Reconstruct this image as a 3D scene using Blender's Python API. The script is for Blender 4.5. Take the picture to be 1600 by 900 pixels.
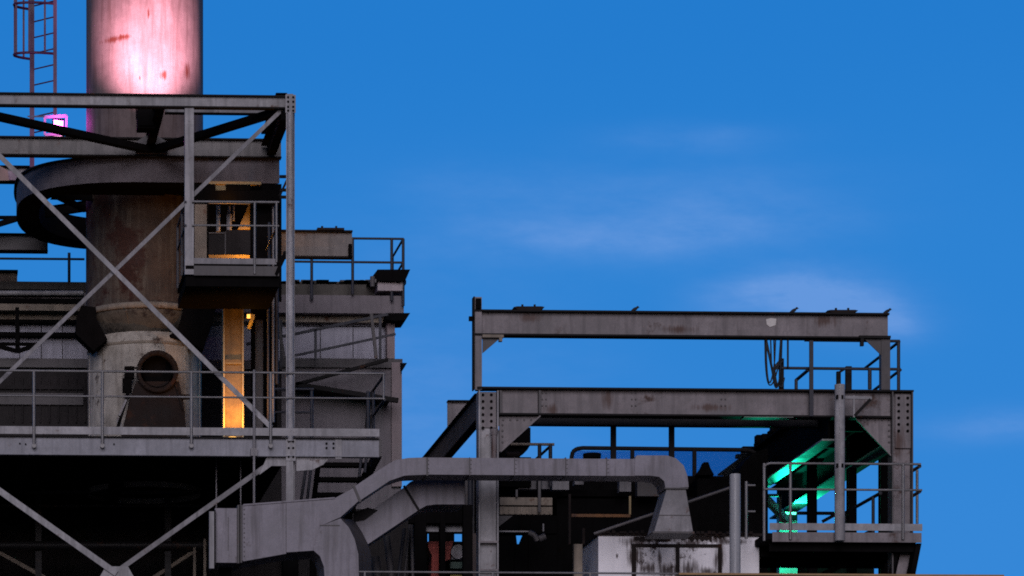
import bpy, math, random
from mathutils import Vector, Matrix
random.seed(7)
scn = bpy.context.scene
for o in list(bpy.data.objects): bpy.data.objects.remove(o)
R = math.radians

# ------------------------------------------------------------------ camera
# long lens from the ground, the frame shifted up and to the right (verticals stay upright)
F, CX, CY, EYE = 6000.0, 130.0, 1683.0, 1.6
YAW = math.atan(267.0 / F)
cam = bpy.data.cameras.new('camera'); co = bpy.data.objects.new('camera', cam)
scn.collection.objects.link(co); scn.camera = co
co.location = (0, 0, EYE); co.rotation_euler = (R(90), 0, -YAW)
cam.sensor_width = 36; cam.lens = F / 1600 * 36
cam.shift_x = (800 - CX) / 1600; cam.shift_y = (CY - 450) / 1600
cam.clip_start = 0.5; cam.clip_end = 5000

# ------------------------------------------------------------------ sky, sun, exposure
SUN_EL, SUN_AZ = 17.0, 8.0      # degrees up, degrees left of straight behind the viewer
world = bpy.data.worlds.new('World'); scn.world = world; world.use_nodes = True
nt = world.node_tree; nt.nodes.clear()
def N(t, **kw):
    n = nt.nodes.new(t)
    for k, v in kw.items(): setattr(n, k, v)
    return n
def mathn(op, a, b=None, c=None, clamp=False):
    n = N('ShaderNodeMath', operation=op); n.use_clamp = clamp
    for i, v in enumerate((a, b, c)):
        if v is None: continue
        if isinstance(v, (int, float)): n.inputs[i].default_value = v
        else: nt.links.new(v, n.inputs[i])
    return n.outputs[0]
out = N('ShaderNodeOutputWorld'); bg = N('ShaderNodeBackground')
nt.links.new(bg.outputs[0], out.inputs[0]); bg.inputs[1].default_value = 0.1
tc = N('ShaderNodeTexCoord'); sx = N('ShaderNodeSeparateXYZ')
nt.links.new(tc.outputs['Generated'], sx.inputs[0])
dx, dy, dz = sx.outputs
sky = N('ShaderNodeTexSky', sky_type='NISHITA'); sky.sun_disc = False
sky.sun_elevation = R(5); sky.sun_rotation = R(180 + SUN_AZ); sky.ozone_density = 4
# dusk blue by height, on the side away from the set sun
ramp = N('ShaderNodeValToRGB'); nt.links.new(dz, ramp.inputs[0])
cr = ramp.color_ramp; cr.interpolation = 'EASE'
cr.elements[0].position = 0.0; cr.elements[0].color = (1.0, 3.3, 7.6, 1)
cr.elements[1].position = 0.9; cr.elements[1].color = (0.12, 0.5, 1.9, 1)
for p, c in ((0.13, (0.36, 2.42, 6.8, 1)), (0.20, (0.26, 2.24, 6.5, 1)), (0.27, (0.17, 1.98, 6.15, 1)), (0.4, (0.12, 1.4, 4.8, 1))):
    e = cr.elements.new(p); e.color = c
# thin lavender clouds, set by direction
ya = mathn('MAXIMUM', dy, 0.02)
u = mathn('DIVIDE', dx, ya); v = mathn('DIVIDE', dz, ya)
cv = N('ShaderNodeCombineXYZ'); nt.links.new(u, cv.inputs[0]); nt.links.new(v, cv.inputs[2])
mp = N('ShaderNodeMapping'); nt.links.new(cv.outputs[0], mp.inputs[0]); mp.inputs['Scale'].default_value = (16, 1, 60)
mp.inputs['Rotation'].default_value = (0, R(12), 0)
nz = N('ShaderNodeTexNoise'); nz.inputs['Scale'].default_value = 1.0; nz.inputs['Detail'].default_value = 5; nz.inputs['Roughness'].default_value = 0.5
nt.links.new(mp.outputs[0], nz.inputs['Vector'])
mp2 = N('ShaderNodeMapping'); nt.links.new(cv.outputs[0], mp2.inputs[0]); mp2.inputs['Scale'].default_value = (48, 1, 140); mp2.inputs['Rotation'].default_value = (0, R(14), 0)
nz2 = N('ShaderNodeTexNoise'); nz2.inputs['Scale'].default_value = 1.0; nz2.inputs['Detail'].default_value = 8; nz2.inputs['Roughness'].default_value = 0.65
nt.links.new(mp2.outputs[0], nz2.inputs['Vector'])
def uv(px, py):
    xc, zc = (px - CX) / F, (CY - py) / F
    d = Vector((math.sin(YAW) + math.cos(YAW) * xc, math.cos(YAW) - math.sin(YAW) * xc, zc))
    return d.x / d.y, d.z / d.y
tot = None
for (px, py, rx, ry, amp, tilt) in ((1040, 330, 260, 62, .5, .06), (1120, 360, 180, 36, .42, .07), (900, 366, 190, 38, .36, .05),
                              (1300, 470, 120, 46, 1.0, -.10), (1200, 462, 110, 34, .7, .12), (1385, 500, 50, 34, .6, -.2), (1570, 662, 130, 24, .75, .08), (640, 640, 260, 200, .42, 0), (1090, 215, 130, 22, .4, .02), (760, 300, 160, 60, .2, 0)):
    u0, v0 = uv(px, py)
    du = mathn('MULTIPLY', mathn('SUBTRACT', u, u0), F / rx)
    dv0 = mathn('SUBTRACT', mathn('SUBTRACT', v, v0), mathn('MULTIPLY', mathn('SUBTRACT', u, u0), tilt))
    dv = mathn('MULTIPLY', dv0, F / ry)
    r2 = mathn('ADD', mathn('MULTIPLY', du, du), mathn('MULTIPLY', dv, dv))
    g = mathn('MULTIPLY', mathn('POWER', 2.718, mathn('MULTIPLY', r2, -1.0)), amp)
    tot = g if tot is None else mathn('ADD', tot, g)
nm = mathn('MULTIPLY', mathn('SUBTRACT', nz.outputs[0], 0.12), 2.0, clamp=True)
nm2 = mathn('ADD', mathn('MULTIPLY', mathn('SUBTRACT', nz2.outputs[0], 0.5), 2.2), 1.0)
cl = mathn('MULTIPLY', mathn('MULTIPLY', tot, nm), nm2, clamp=True)
mixc = N('ShaderNodeMix', data_type='RGBA'); nt.links.new(mathn('MULTIPLY', cl, .78), mixc.inputs[0])
nt.links.new(ramp.outputs[0], mixc.inputs[6]); mixc.inputs[7].default_value = (1.55, 3.35, 7.4, 1)
# side of the set sun: the Nishita dusk, toned towards mauve
tint = N('ShaderNodeMix', data_type='RGBA', blend_type='MULTIPLY'); tint.inputs[0].default_value = 1
nt.links.new(sky.outputs[0], tint.inputs[6]); tint.inputs[7].default_value = (0.34, 0.31, 0.40, 1)
back = N('ShaderNodeMapRange', interpolation_type='SMOOTHSTEP'); nt.links.new(dy, back.inputs[0])
back.inputs[1].default_value = 0.55; back.inputs[2].default_value = -0.35
mixs = N('ShaderNodeMix', data_type='RGBA'); nt.links.new(back.outputs[0], mixs.inputs[0])
nt.links.new(mixc.outputs[2], mixs.inputs[6]); nt.links.new(tint.outputs[2], mixs.inputs[7])
low = N('ShaderNodeMapRange'); nt.links.new(dz, low.inputs[0]); low.inputs[1].default_value = -0.02; low.inputs[2].default_value = 0.01
mixl = N('ShaderNodeMix', data_type='RGBA'); nt.links.new(low.outputs[0], mixl.inputs[0])
mixl.inputs[6].default_value = (0.05, 0.06, 0.08, 1); nt.links.new(mixs.outputs[2], mixl.inputs[7])
nt.links.new(mixl.outputs[2], bg.inputs[0])

sun = bpy.data.lights.new('sun', 'SUN'); so = bpy.data.objects.new('sun', sun); scn.collection.objects.link(so)
sun.energy = 1.5; sun.angle = R(34); sun.color = (0.93, 0.885, 1.0)
sd = Vector((-math.sin(R(SUN_AZ)) * math.cos(R(SUN_EL)), -math.cos(R(SUN_AZ)) * math.cos(R(SUN_EL)), math.sin(R(SUN_EL))))
so.rotation_euler = sd.to_track_quat('Z', 'Y').to_euler()
scn.view_settings.view_transform = 'Standard'; scn.view_settings.look = 'None'
scn.view_settings.exposure = 0; scn.view_settings.gamma = 1; scn.view_settings.use_curve_mapping = False
scn.cycles.use_denoising = False
scn.cycles.filter_width = 1.8; scn.cycles.max_bounces = 5; scn.cycles.sample_clamp_indirect = 2.0

# ------------------------------------------------------------------ helpers
def P(px, py, Y):
    xc, zc = (px - CX) / F, (CY - py) / F
    d = Vector((math.sin(YAW) + math.cos(YAW) * xc, math.cos(YAW) - math.sin(YAW) * xc, zc))
    t = Y / d.y
    return Vector((d.x * t, Y, EYE + d.z * t))
def S(px, Y): return Y / F * px          # pixel length to metres at depth Y

class MB:
    def __init__(s): s.v = []; s.f = []; s.m = []; s.s = []
    def add(s, vs, fs, mi=0, sm=False):
        b = len(s.v); s.v += [tuple(x) for x in vs]
        for f in fs: s.f.append([b + i for i in f]); s.m.append(mi); s.s.append(sm)
    def box(s, x0, x1, y0, y1, z0, z1, mi=0):
        if x0 > x1: x0, x1 = x1, x0
        if y0 > y1: y0, y1 = y1, y0
        if z0 > z1: z0, z1 = z1, z0
        s.add([(x0,y0,z0),(x1,y0,z0),(x1,y1,z0),(x0,y1,z0),(x0,y0,z1),(x1,y0,z1),(x1,y1,z1),(x0,y1,z1)],
              [(0,3,2,1),(4,5,6,7),(0,1,5,4),(1,2,6,5),(2,3,7,6),(3,0,4,7)], mi); return s
    def pbox(s, px0, px1, py0, py1, Y, d, mi=0):     # box whose front face at depth Y covers these pixels
        a = P(px0, py1, Y); b = P(px1, py1, Y); t = P(px0, py0, Y)
        return s.box(a.x, b.x, Y, Y + d, a.z, t.z, mi)
    def bar(s, a, b, w, h, mi=0, up=(0, 0, 1)):
        a, b = Vector(a), Vector(b); t = (b - a).normalized(); up = Vector(up)
        if abs(t.dot(up)) > .98: up = Vector((0, -1, 0))
        r = t.cross(up).normalized(); q = r.cross(t)
        vs = []
        for p in (a, b):
            for (i, j) in ((-1, -1), (1, -1), (1, 1), (-1, 1)): vs.append(p + r * (w / 2 * i) + q * (h / 2 * j))
        s.add(vs, [(3,2,1,0),(4,5,6,7),(0,1,5,4),(1,2,6,5),(2,3,7,6),(3,0,4,7)], mi); return s
    def ibeam(s, a, b, h, w, tf=.018, tw=.014, up=(0, 0, 1), mf=1):
        """a, b on the centre line; up = direction of the section height"""
        a, b = Vector(a), Vector(b); t = (b - a).normalized(); u = Vector(up); u = (u - t * u.dot(t)).normalized()
        s.bar(a + u * (h / 2 - tf / 2), b + u * (h / 2 - tf / 2), w, tf, mf, u)
        s.bar(a - u * (h / 2 - tf / 2), b - u * (h / 2 - tf / 2), w, tf, mf, u)
        s.bar(a, b, tw, h - 2 * tf, 0, u); return s
    def angle(s, a, b, w, t=.012, mi=0):              # L section brace in the plane of the frame
        a, b = Vector(a), Vector(b)
        s.bar(a, b, t, w, mi)
        d = (b - a).normalized(); up = Vector((0, 0, 1)); r = d.cross(up).normalized(); q = r.cross(d)
        o = q * (w / 2 - t / 2) + Vector((0, w / 2 + t / 2, 0))
        s.bar(a + o, b + o, w, t, mi); return s
    def tube(s, a, b, r, n=10, mi=0, r2=None, cap=True):
        a, b = Vector(a), Vector(b); t = (b - a).normalized()
        up = Vector((0, 0, 1)) if abs(t.z) < .95 else Vector((1, 0, 0))
        x = t.cross(up).normalized(); y = t.cross(x); r2 = r if r2 is None else r2
        vs = [a + (x * math.cos(2*math.pi*i/n) + y * math.sin(2*math.pi*i/n)) * r for i in range(n)]
        vs += [b + (x * math.cos(2*math.pi*i/n) + y * math.sin(2*math.pi*i/n)) * r2 for i in range(n)]
        s.add(vs, [(i, (i+1) % n, n + (i+1) % n, n + i) for i in range(n)], mi, True)
        if cap: s.add(vs, [tuple(range(n))[::-1], tuple(range(n, 2*n))], mi)
        return s
    def path(s, pts, r, n=8, mi=0):
        for a, b in zip(pts, pts[1:]): s.tube(a, b, r, n, mi)
        return s
    def prism(s, pts, Y, d, mi=0, mside=None):         # outline in pixels at depth Y, extruded to Y+d
        q = [P(x, y, Y) for x, y in pts]; n = len(q)
        ar = sum(q[i].x * q[(i+1) % n].z - q[(i+1) % n].x * q[i].z for i in range(n))
        if ar < 0: q.reverse()
        vs = q + [p + Vector((0, d, 0)) for p in q]
        s.add(vs, [tuple(range(n)), tuple(range(2*n-1, n-1, -1))], mi)
        s.add(vs, [(i, n + i, n + (i+1) % n, (i+1) % n) for i in range(n)], mi if mside is None else mside); return s
    def lathe(s, prof, c, n=48, a0=0, a1=2*math.pi, mi=0, sm=True, axis='Z'):
        full = abs(a1 - a0 - 2*math.pi) < 1e-6; k = n if full else n + 1; vs = []
        for r, h in prof:
            for i in range(k):
                a = a0 + (a1 - a0) * i / n
                if axis == 'Z': vs.append((c[0] + r*math.cos(a), c[1] + r*math.sin(a), c[2] + h))
                else: vs.append((c[0] + r*math.cos(a), c[1] + h, c[2] + r*math.sin(a)))
        fs = []
        for j in range(len(prof) - 1):
            for i in range(n):
                i2 = (i + 1) % k; fs.append((j*k + i, j*k + i2, (j+1)*k + i2, (j+1)*k + i))
        s.add(vs, fs, mi, sm); return s
    def bolts(s, pts, Y, r=.018, mi=0):
        for x, y in pts:
            p = P(x, y, Y); s.tube(p, p + Vector((0, -.022, 0)), r, 6, mi)
        return s

def wloc(o):
    v = Vector(o.location)
    while o.parent: o = o.parent; v = v + Vector(o.location)
    return v
SPLIT = {'cable_tray', 'end_stop', 'hood_stiffener', 'sill_plate', 'cap_plate', 'cross_joist', 'spout_flange', 'yoke', 'column_stiffener', 'web_stiffener',
         'seam_flange', 'backing_wall', 'rust_strip', 'panel_joint', 'cross_panel', 'seam', 'louvre_rail', 'lug', 'side_rail', 'end_rail', 'return_rail', 'inner_rail', 'handrail', 'vent_cap'}
def islands(mb):
    par = list(range(len(mb.v)))
    def find(i):
        while par[i] != i: par[i] = par[par[i]]; i = par[i]
        return i
    for f in mb.f:
        for i in f[1:]: par[find(i)] = find(f[0])
    # vertices of one shape that coincide belong together
    seen = {}
    for i, v in enumerate(mb.v):
        k = tuple(round(c, 4) for c in v)
        if k in seen: par[find(i)] = find(seen[k])
        else: seen[k] = i
    out = {}
    for f, m, sm in zip(mb.f, mb.m, mb.s):
        b = out.setdefault(find(f[0]), (MB(), {})); q, mp = b
        idx = []
        for i in f:
            if i not in mp: mp[i] = len(q.v); q.v.append(mb.v[i])
            idx.append(mp[i])
        q.f.append(idx); q.m.append(m); q.s.append(sm)
    return [b[0] for b in out.values()]
def obj(name, mb, mats, parent=None):
    if name in SPLIT or (parent and name == 'rail'):
        parts = islands(mb)
        if len(parts) > 1: return [obj_one(name, q, mats, parent) for q in parts][0]
    return obj_one(name, mb, mats, parent)
def obj_one(name, mb, mats, parent=None):
    me = bpy.data.meshes.new(name)
    off = wloc(parent) if parent else Vector((0, 0, 0))
    me.from_pydata([tuple(Vector(v) - off) for v in mb.v], [], mb.f)
    if not isinstance(mats, (list, tuple)): mats = [mats]
    for m in mats: me.materials.append(m)
    for p, mi, sm in zip(me.polygons, mb.m, mb.s): p.material_index = min(mi, len(mats) - 1); p.use_smooth = sm
    me.update()
    o = bpy.data.objects.new(name, me); scn.collection.objects.link(o)
    if parent: o.parent = parent
    return o
def thing(name, label, cat, loc, group=None):
    o = bpy.data.objects.new(name, None); scn.collection.objects.link(o); o.location = loc
    o.empty_display_size = .2; o['kind'] = 'thing'; o['label'] = label; o['category'] = cat
    if group: o['group'] = group
    return o
def tag(o, label, cat, group=None):
    o['label'] = label; o['category'] = cat; o['kind'] = 'thing'
    if group: o['group'] = group
    return o
def origin(o, p):       # give a one-mesh thing an origin at p
    p = Vector(p); o.data.transform(Matrix.Translation(-p)); o.location = p; return o

# ------------------------------------------------------------------ materials
def mat(name, base, rough=.6, metal=0.0, var=.35, rust=0.0, rustcol=(.12, .045, .018), streak=.4, bump=.15, scale=1.0, spec=.35, rscale=3.0, dirtcol=None, spots=(), spotcol=(.06, .014, .008)):
    m = bpy.data.materials.new(name); m.use_nodes = True; t = m.node_tree; b = t.nodes['Principled BSDF']
    def n(k, **kw):
        q = t.nodes.new(k)
        for a, c in kw.items(): setattr(q, a, c)
        return q
    L = t.links.new
    g = n('ShaderNodeNewGeometry')
    n1 = n('ShaderNodeTexNoise'); n1.inputs['Scale'].default_value = 1.7 * scale; n1.inputs['Detail'].default_value = 8; n1.inputs['Roughness'].default_value = .65
    L(g.outputs['Position'], n1.inputs['Vector'])
    mpn = n('ShaderNodeMapping'); mpn.inputs['Scale'].default_value = (9*scale, 9*scale, .7*scale); L(g.outputs['Position'], mpn.inputs[0])
    n2 = n('ShaderNodeTexNoise'); n2.inputs['Scale'].default_value = 1.0; n2.inputs['Detail'].default_value = 6; n2.inputs['Roughness'].default_value = .6
    L(mpn.outputs[0], n2.inputs['Vector'])
    n3 = n('ShaderNodeTexNoise'); n3.inputs['Scale'].default_value = 38 * scale; n3.inputs['Detail'].default_value = 3
    L(g.outputs['Position'], n3.inputs['Vector'])
    def mixc(fac, a, c, bt='MIX'):
        q = n('ShaderNodeMix', data_type='RGBA', blend_type=bt)
        for i, vv in ((0, fac), (6, a), (7, c)):
            if isinstance(vv, (int, float)): q.inputs[i].default_value = vv
            elif isinstance(vv, tuple): q.inputs[i].default_value = vv + (1,) if len(vv) == 3 else vv
            else: L(vv, q.inputs[i])
        return q.outputs[2]
    def mr(vv, a, c, d=0.0, e=1.0):
        q = n('ShaderNodeMapRange'); L(vv, q.inputs[0]); q.inputs[1].default_value = a; q.inputs[2].default_value = c
        q.inputs[3].default_value = d; q.inputs[4].default_value = e; return q.outputs[0]
    base = tuple(base); dark = tuple(c * (1 - var) for c in base); lite = tuple(min(1, c * (1 + var * .6)) for c in base)
    c = mixc(mr(n1.outputs[0], .3, .7), dark, lite)
    c = mixc(mr(n2.outputs[0], .48, .75, 0, streak), c, dirtcol or tuple(x * .3 for x in base))
    n5 = n('ShaderNodeTexNoise'); n5.inputs['Scale'].default_value = 6.5 * scale; n5.inputs['Detail'].default_value = 7; n5.inputs['Roughness'].default_value = .75
    L(g.outputs['Position'], n5.inputs['Vector'])
    c = mixc(mr(n5.outputs[0], .5, .66, 0, .75 * var), c, tuple(x * .38 for x in base))
    c = mixc(mr(n3.outputs[0], .35, .68, 0, .55 * var + .08), c, tuple(x * .5 for x in base))
    if rust > 0:
        n4 = n('ShaderNodeTexNoise'); n4.inputs['Scale'].default_value = rscale; n4.inputs['Detail'].default_value = 10; n4.inputs['Roughness'].default_value = .72
        L(g.outputs['Position'], n4.inputs['Vector'])
        thr = .72 - .35 * rust
        c = mixc(mr(n4.outputs[0], thr, thr + .08), c, mixc(mr(n3.outputs[0], .3, .7), rustcol, tuple(x * .35 for x in rustcol)))
    for (p, rx, rz) in spots:      # single marks at fixed places: rust, and painted shading on the hood
        q = n('ShaderNodeVectorMath', operation='SUBTRACT'); L(g.outputs['Position'], q.inputs[0]); q.inputs[1].default_value = p
        q2 = n('ShaderNodeVectorMath', operation='MULTIPLY'); L(q.outputs[0], q2.inputs[0]); q2.inputs[1].default_value = (1 / rx, 1 / .7, 1 / rz)
        q3 = n('ShaderNodeVectorMath', operation='LENGTH'); L(q2.outputs[0], q3.inputs[0])
        nn = n('ShaderNodeTexNoise'); nn.inputs['Scale'].default_value = 2.2; nn.inputs['Detail'].default_value = 8; nn.inputs['Roughness'].default_value = .7; L(mpn.outputs[0], nn.inputs['Vector'])
        q4 = n('ShaderNodeMath', operation='MULTIPLY_ADD'); L(nn.outputs[0], q4.inputs[0]); q4.inputs[1].default_value = 3.2; L(q3.outputs['Value'], q4.inputs[2])
        c = mixc(mr(q4.outputs[0], 2.7, 1.9, 0, .92), c, spotcol)
    L(c, b.inputs['Base Color'])
    b.inputs['Metallic'].default_value = metal; b.inputs['Specular IOR Level'].default_value = spec
    L(mr(n1.outputs[0], .3, .7, max(.05, rough - .12), min(1, rough + .12)), b.inputs['Roughness'])
    bp = n('ShaderNodeBump'); bp.inputs['Strength'].default_value = bump; bp.inputs['Distance'].default_value = .01
    L(n3.outputs[0], bp.inputs['Height']); L(bp.outputs[0], b.inputs['Normal'])
    return m
GREY = mat('grey_steel_paint', (.27, .255, .265), rust=.34, var=.55, streak=.85)
GREYL = mat('pale_grey_steel_paint', (.36, .345, .355), rust=.32, var=.5, streak=.8)
YG_ = 66.1
GANT = mat('brownish_gantry_paint', (.235, .205, .21), rust=.42, var=.45, streak=.8, rustcol=(.075, .035, .024), rscale=1.3, spots=[(tuple(P(x, y, YG_)), a, b) for x, y, a, b in ((862, 640, .16, .12), (1060, 514, .3, .08), (1290, 500, .22, .12), (830, 495, .3, .1), (1110, 636, .35, .07), (950, 622, .12, .2), (1405, 690, .1, .3), (765, 700, .1, .3))], spotcol=(.07, .035, .026))
GREYB = mat('browned_steel_paint', (.215, .195, .185), rust=.45, var=.5, streak=.85, rscale=1.8)
BLUG = mat('bluish_edge_paint', (.30, .295, .325), rust=.25, var=.42, streak=.7)
GREYD = mat('dark_grey_steel_paint', (.10, .09, .09), rust=.3, var=.4)
FLANGE = mat('dirty_shaded_flange', (.018, .016, .016), rough=.8, rust=.3, spec=.15)  # beam edges dark with dirt, underside shade put into the colour too
BLACK = mat('black_shaded_steel', (.007, .0063, .0065), rough=.95, rust=.15, spec=.02, rustcol=(.009, .005, .004))  # decks, undersides and recesses: their shade is put into this black
RAIL = mat('galvanised_rail', (.22, .21, .21), metal=.3, rough=.5, rust=.2)
DRAIL = mat('dark_rail_paint', (.035, .035, .045), rough=.6, rust=.2)
DUCT = mat('grey_duct_sheet', (.25, .23, .26), rough=.55, var=.38, streak=.75, rust=.26, rscale=2.0, rustcol=(.09, .06, .055), dirtcol=(.06, .05, .05))
SHELL = mat('stack_steel_shell', (.165, .125, .12), rough=.6, metal=.0, spec=.12, var=.3, streak=.8, rust=.14, rustcol=(.2, .03, .012), rscale=2.2, dirtcol=(.06, .035, .03),
            spots=[(tuple(P(178, 62, 72.8)), .26, .07), (tuple(P(192, 58, 72.7)), .14, .05), (tuple(P(256, 118, 72.65)), .07, .09), (tuple(P(292, 112, 72.9)), .06, .2), (tuple(P(232, 22, 72.6)), .03, .1), (tuple(P(218, 122, 72.6)), .02, .05)])
RUSTY = mat('rusty_stack_shell', (.075, .05, .036), rough=.8, var=.55, streak=.8, rust=.6, rustcol=(.055, .018, .01), rscale=1.6, dirtcol=(.15, .13, .10))
CREAM = mat('cream_stack_base', (.46, .41, .35), rough=.75, var=.5, streak=.85, rust=.42, rustcol=(.06, .03, .018), dirtcol=(.09, .065, .045))
RUST = mat('rust_iron', (.017, .009, .007), rough=.85, var=.5, rust=.4, rustcol=(.05, .017, .008))
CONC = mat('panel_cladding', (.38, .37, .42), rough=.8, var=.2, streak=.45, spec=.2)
CONCD = mat('dark_shaded_cladding', (.032, .028, .028), rough=.85, var=.4, streak=.5, spec=.15)  # dark panels, also carries the shade of the louvre and hall walls
MOSS = mat('weathered_coping', (.10, .09, .078), rough=.95, var=.5, streak=.5, rust=.3, rustcol=(.3, .28, .27))
TSP = [(tuple(P(x, y, 66.55)), a * 1.35, b * 1.4) for x, y, a, b in ((1000, 846, .25, .08), (1040, 842, .3, .06), (1080, 848, .2, .08), (1110, 842, .25, .07), (1059, 870, .05, .4), (992, 868, .12, .16), (1124, 872, .08, .2), (1012, 888, .16, .09), (1046, 892, .14, .1), (1076, 890, .14, .12), (1105, 893, .1, .06), (1030, 872, .03, .12), (965, 868, .02, .03), (1150, 846, .2, .04))]
WHITE = mat('white_tank_paint', (.92, .88, .90), rough=.5, var=.1, streak=.14, rust=.16, rscale=5, spots=[TSP[i] for i in (0, 1, 2, 3, 5, 6, 12, 13)], spotcol=(.03, .009, .005))
WHITER = mat('rust_eaten_white_paint', (.90, .86, .88), rough=.6, var=.12, streak=.2, rust=.45, rustcol=(.045, .016, .010), rscale=4.5, spots=TSP[:13], spotcol=(.03, .009, .005))
YEL = mat('amber_lit_steel', (.42, .30, .14), rough=.6, var=.2, rust=.12)  # yellow base carries amber lamplight on the lit parts
GREENISH = mat('pale_steel_paint', (.30, .32, .30), rough=.55, var=.2, rust=.1)
RED = mat('red_machine_paint', (.30, .045, .03), rough=.6, var=.35, rust=.3)
TAN = mat('tan_steel_paint', (.27, .22, .17), rough=.7, var=.4, streak=.7, rust=.35)
OCHRE = mat('orange_lit_coping', (.40, .25, .12), rough=.7, var=.3, streak=.3)  # orange lamplight put into the coping colour
GROUND = mat('asphalt_yard', (.03, .029, .028), rough=.95, var=.3, scale=.3, spec=.1)
RUBBER = mat('black_rubber', (.012, .012, .014), rough=.6, var=.2)
FEATHER = mat('dark_feathers', (.03, .03, .035), rough=.8, var=.3)
def emit(name, col, k):
    m = bpy.data.materials.new(name); m.use_nodes = True; b = m.node_tree.nodes['Principled BSDF']
    b.inputs['Base Color'].default_value = (*col, 1); b.inputs['Emission Color'].default_value = (*col, 1); b.inputs['Emission Strength'].default_value = k; return m
LENS_PINK = emit('lit_pink_lens', (1, .5, .75), 1.3)
LENS_WARM = emit('lit_amber_lens', (1, .5, .1), 2.0)
LENS_GREEN = emit('lit_green_lens', (.15, 1, .6), 2.0)
GLASS = bpy.data.materials.new('tinted_glass'); GLASS.use_nodes = True
_t = GLASS.node_tree; _t.nodes.clear(); _o = _t.nodes.new('ShaderNodeOutputMaterial'); _m = _t.nodes.new('ShaderNodeMixShader')
_a = _t.nodes.new('ShaderNodeBsdfTransparent'); _a.inputs[0].default_value = (.34, .56, .69, 1)
_g = _t.nodes.new('ShaderNodeBsdfGlossy'); _g.inputs[0].default_value = (.5, .5, .5, 1); _g.inputs[1].default_value = .15
_m.inputs[0].default_value = .03
for a_, b_ in ((_a.outputs[0], _m.inputs[1]), (_g.outputs[0], _m.inputs[2]), (_m.outputs[0], _o.inputs[0])): _t.links.new(a_, b_)

# ------------------------------------------------------------------ light helpers (lamps of the plant, plus a few added lights)
def lamp(kind, name, parent, pos, aim, energy, col, size=.12, angle=80, blend=.6):
    l = bpy.data.lights.new(name, kind); l.energy = energy; l.color = col; l.shadow_soft_size = size
    if kind == 'SPOT': l.spot_size = R(angle); l.spot_blend = blend
    o = bpy.data.objects.new(name, l); scn.collection.objects.link(o)
    o.parent = parent; o.location = Vector(pos) - wloc(parent)
    if aim is not None: o.rotation_euler = (Vector(pos) - Vector(aim)).to_track_quat('Z', 'Y').to_euler()
    return o

# ================================================================== SETTING
g = MB(); g.add([(-1500, -600, 0), (1500, -600, 0), (1500, 3000, 0), (-1500, 3000, 0)], [(0, 1, 2, 3)])
go = obj('ground', g, GROUND); go['kind'] = 'structure'

# ================================================================== LEFT STEEL TOWER
Y0 = 68.0
tw = thing('steel_tower', 'tall grey steel frame tower with crossed braces standing in front of the chimney', 'steel tower', (P(455, 900, Y0).x, Y0, 0))
def hcol(px0, px1, py0, py1, Y, d=.18, tf=.016, thing_=None, mats=(GREY, GREY), name='column', zb=None):
    """H column, web facing the viewer, flange edges left and right"""
    a = P(px0, py1, Y); b = P(px1, py1, Y); z1 = P(px0, py0, Y).z; z0 = a.z if zb is None else zb
    m = MB(); m.box(a.x, a.x + tf, Y, Y + d, z0, z1, 1); m.box(b.x - tf, b.x, Y, Y + d, z0, z1, 1)
    m.box(a.x + tf, b.x - tf, Y + d/2 - .007, Y + d/2 + .007, z0, z1, 0)
    return obj(name, m, list(mats), thing_)
# front column: wide flange turned to the viewer
m = MB(); a = P(447, 900, Y0); b = P(462, 900, Y0); zt = P(455, 147, Y0).z
xm = (a.x + b.x) / 2
zq = P(455, 850, Y0).z
m.box(a.x, b.x - .045, Y0 - .015, Y0, zq, zt); m.box(xm - .012, xm + .006, Y0, Y0 + .16, zq, zt); m.box(a.x + .02, b.x, Y0 + .16, Y0 + .178, zq, zt)
m.tube((xm - .012, Y0 - .02, P(455, 690, Y0).z), (xm - .012, Y0 - .02, P(455, 176, Y0).z), .058, 14)
obj('column', m, [GREYL], tw)
m = MB(); m.box(a.x - .05, b.x + .05, Y0 - .02, Y0 + .3, 0, zq); obj('shaded_column_base', m, BLACK, tw)  # lower column black, the shade below put into its colour
m = MB()
m.pbox(446, 462, 148, 176, Y0 - .03, .012); sp1 = obj('splice_plate', m, GREYL, tw)
m = MB(); m.bolts([(x, y) for x in (450, 458) for y in (152, 159, 167, 173)], Y0 - .03, .02); obj('bolt_set', m, BLACK, sp1)
m = MB(); m.pbox(447, 462, 684, 720, Y0 - .03, .012); sp1 = obj('splice_plate', m, GREYL, tw)
m = MB(); m.bolts([(x, y) for x in (451, 458) for y in (690, 700, 714)], Y0 - .03, .02); obj('bolt_set', m, BLACK, sp1)
def xbeam(px0, px1, py0, py1, Y, w, parent, mats=(GREY, FLANGE), name='beam', tf=.025, pref=None):
    pref = pref if pref is not None else (px0 + px1) / 2
    zb = P(pref, py1, Y).z; ztp = P(pref, py0, Y).z; x0 = P(px0, py1, Y).x; x1 = P(px1, py1, Y).x
    m = MB(); zc = (zb + ztp) / 2
    m.ibeam((x0, Y + w/2, zc), (x1, Y + w/2, zc), ztp - zb, w, tf, .02)
    return obj(name, m, list(mats), parent)
def ybeam(p, Y1, h, w, parent, mats=(GREYD, FLANGE), name='beam', tf=.022):
    """I beam going straight back from p (its bottom front corner centre)"""
    m = MB(); m.ibeam((p.x, p.y, p.z + h/2), (p.x, Y1, p.z + h/2), h, w, tf, .016); return obj(name, m, list(mats), parent)
xbeam(-260, 449, 145.5, 166, Y0, .16, tw, (GREYL, FLANGE), pref=150)
YB = 71.1
xbeam(-260, 440, 213, 243, YB, .2, tw, (GREYB, FLANGE), pref=100)
xbeam(258, 436, 166, 178, 68.9, .1, tw, (GREY, BLACK))
ybeam(P(440, 166, Y0 + .18), YB, .24, .2, tw, (BLACK, BLACK))
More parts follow.
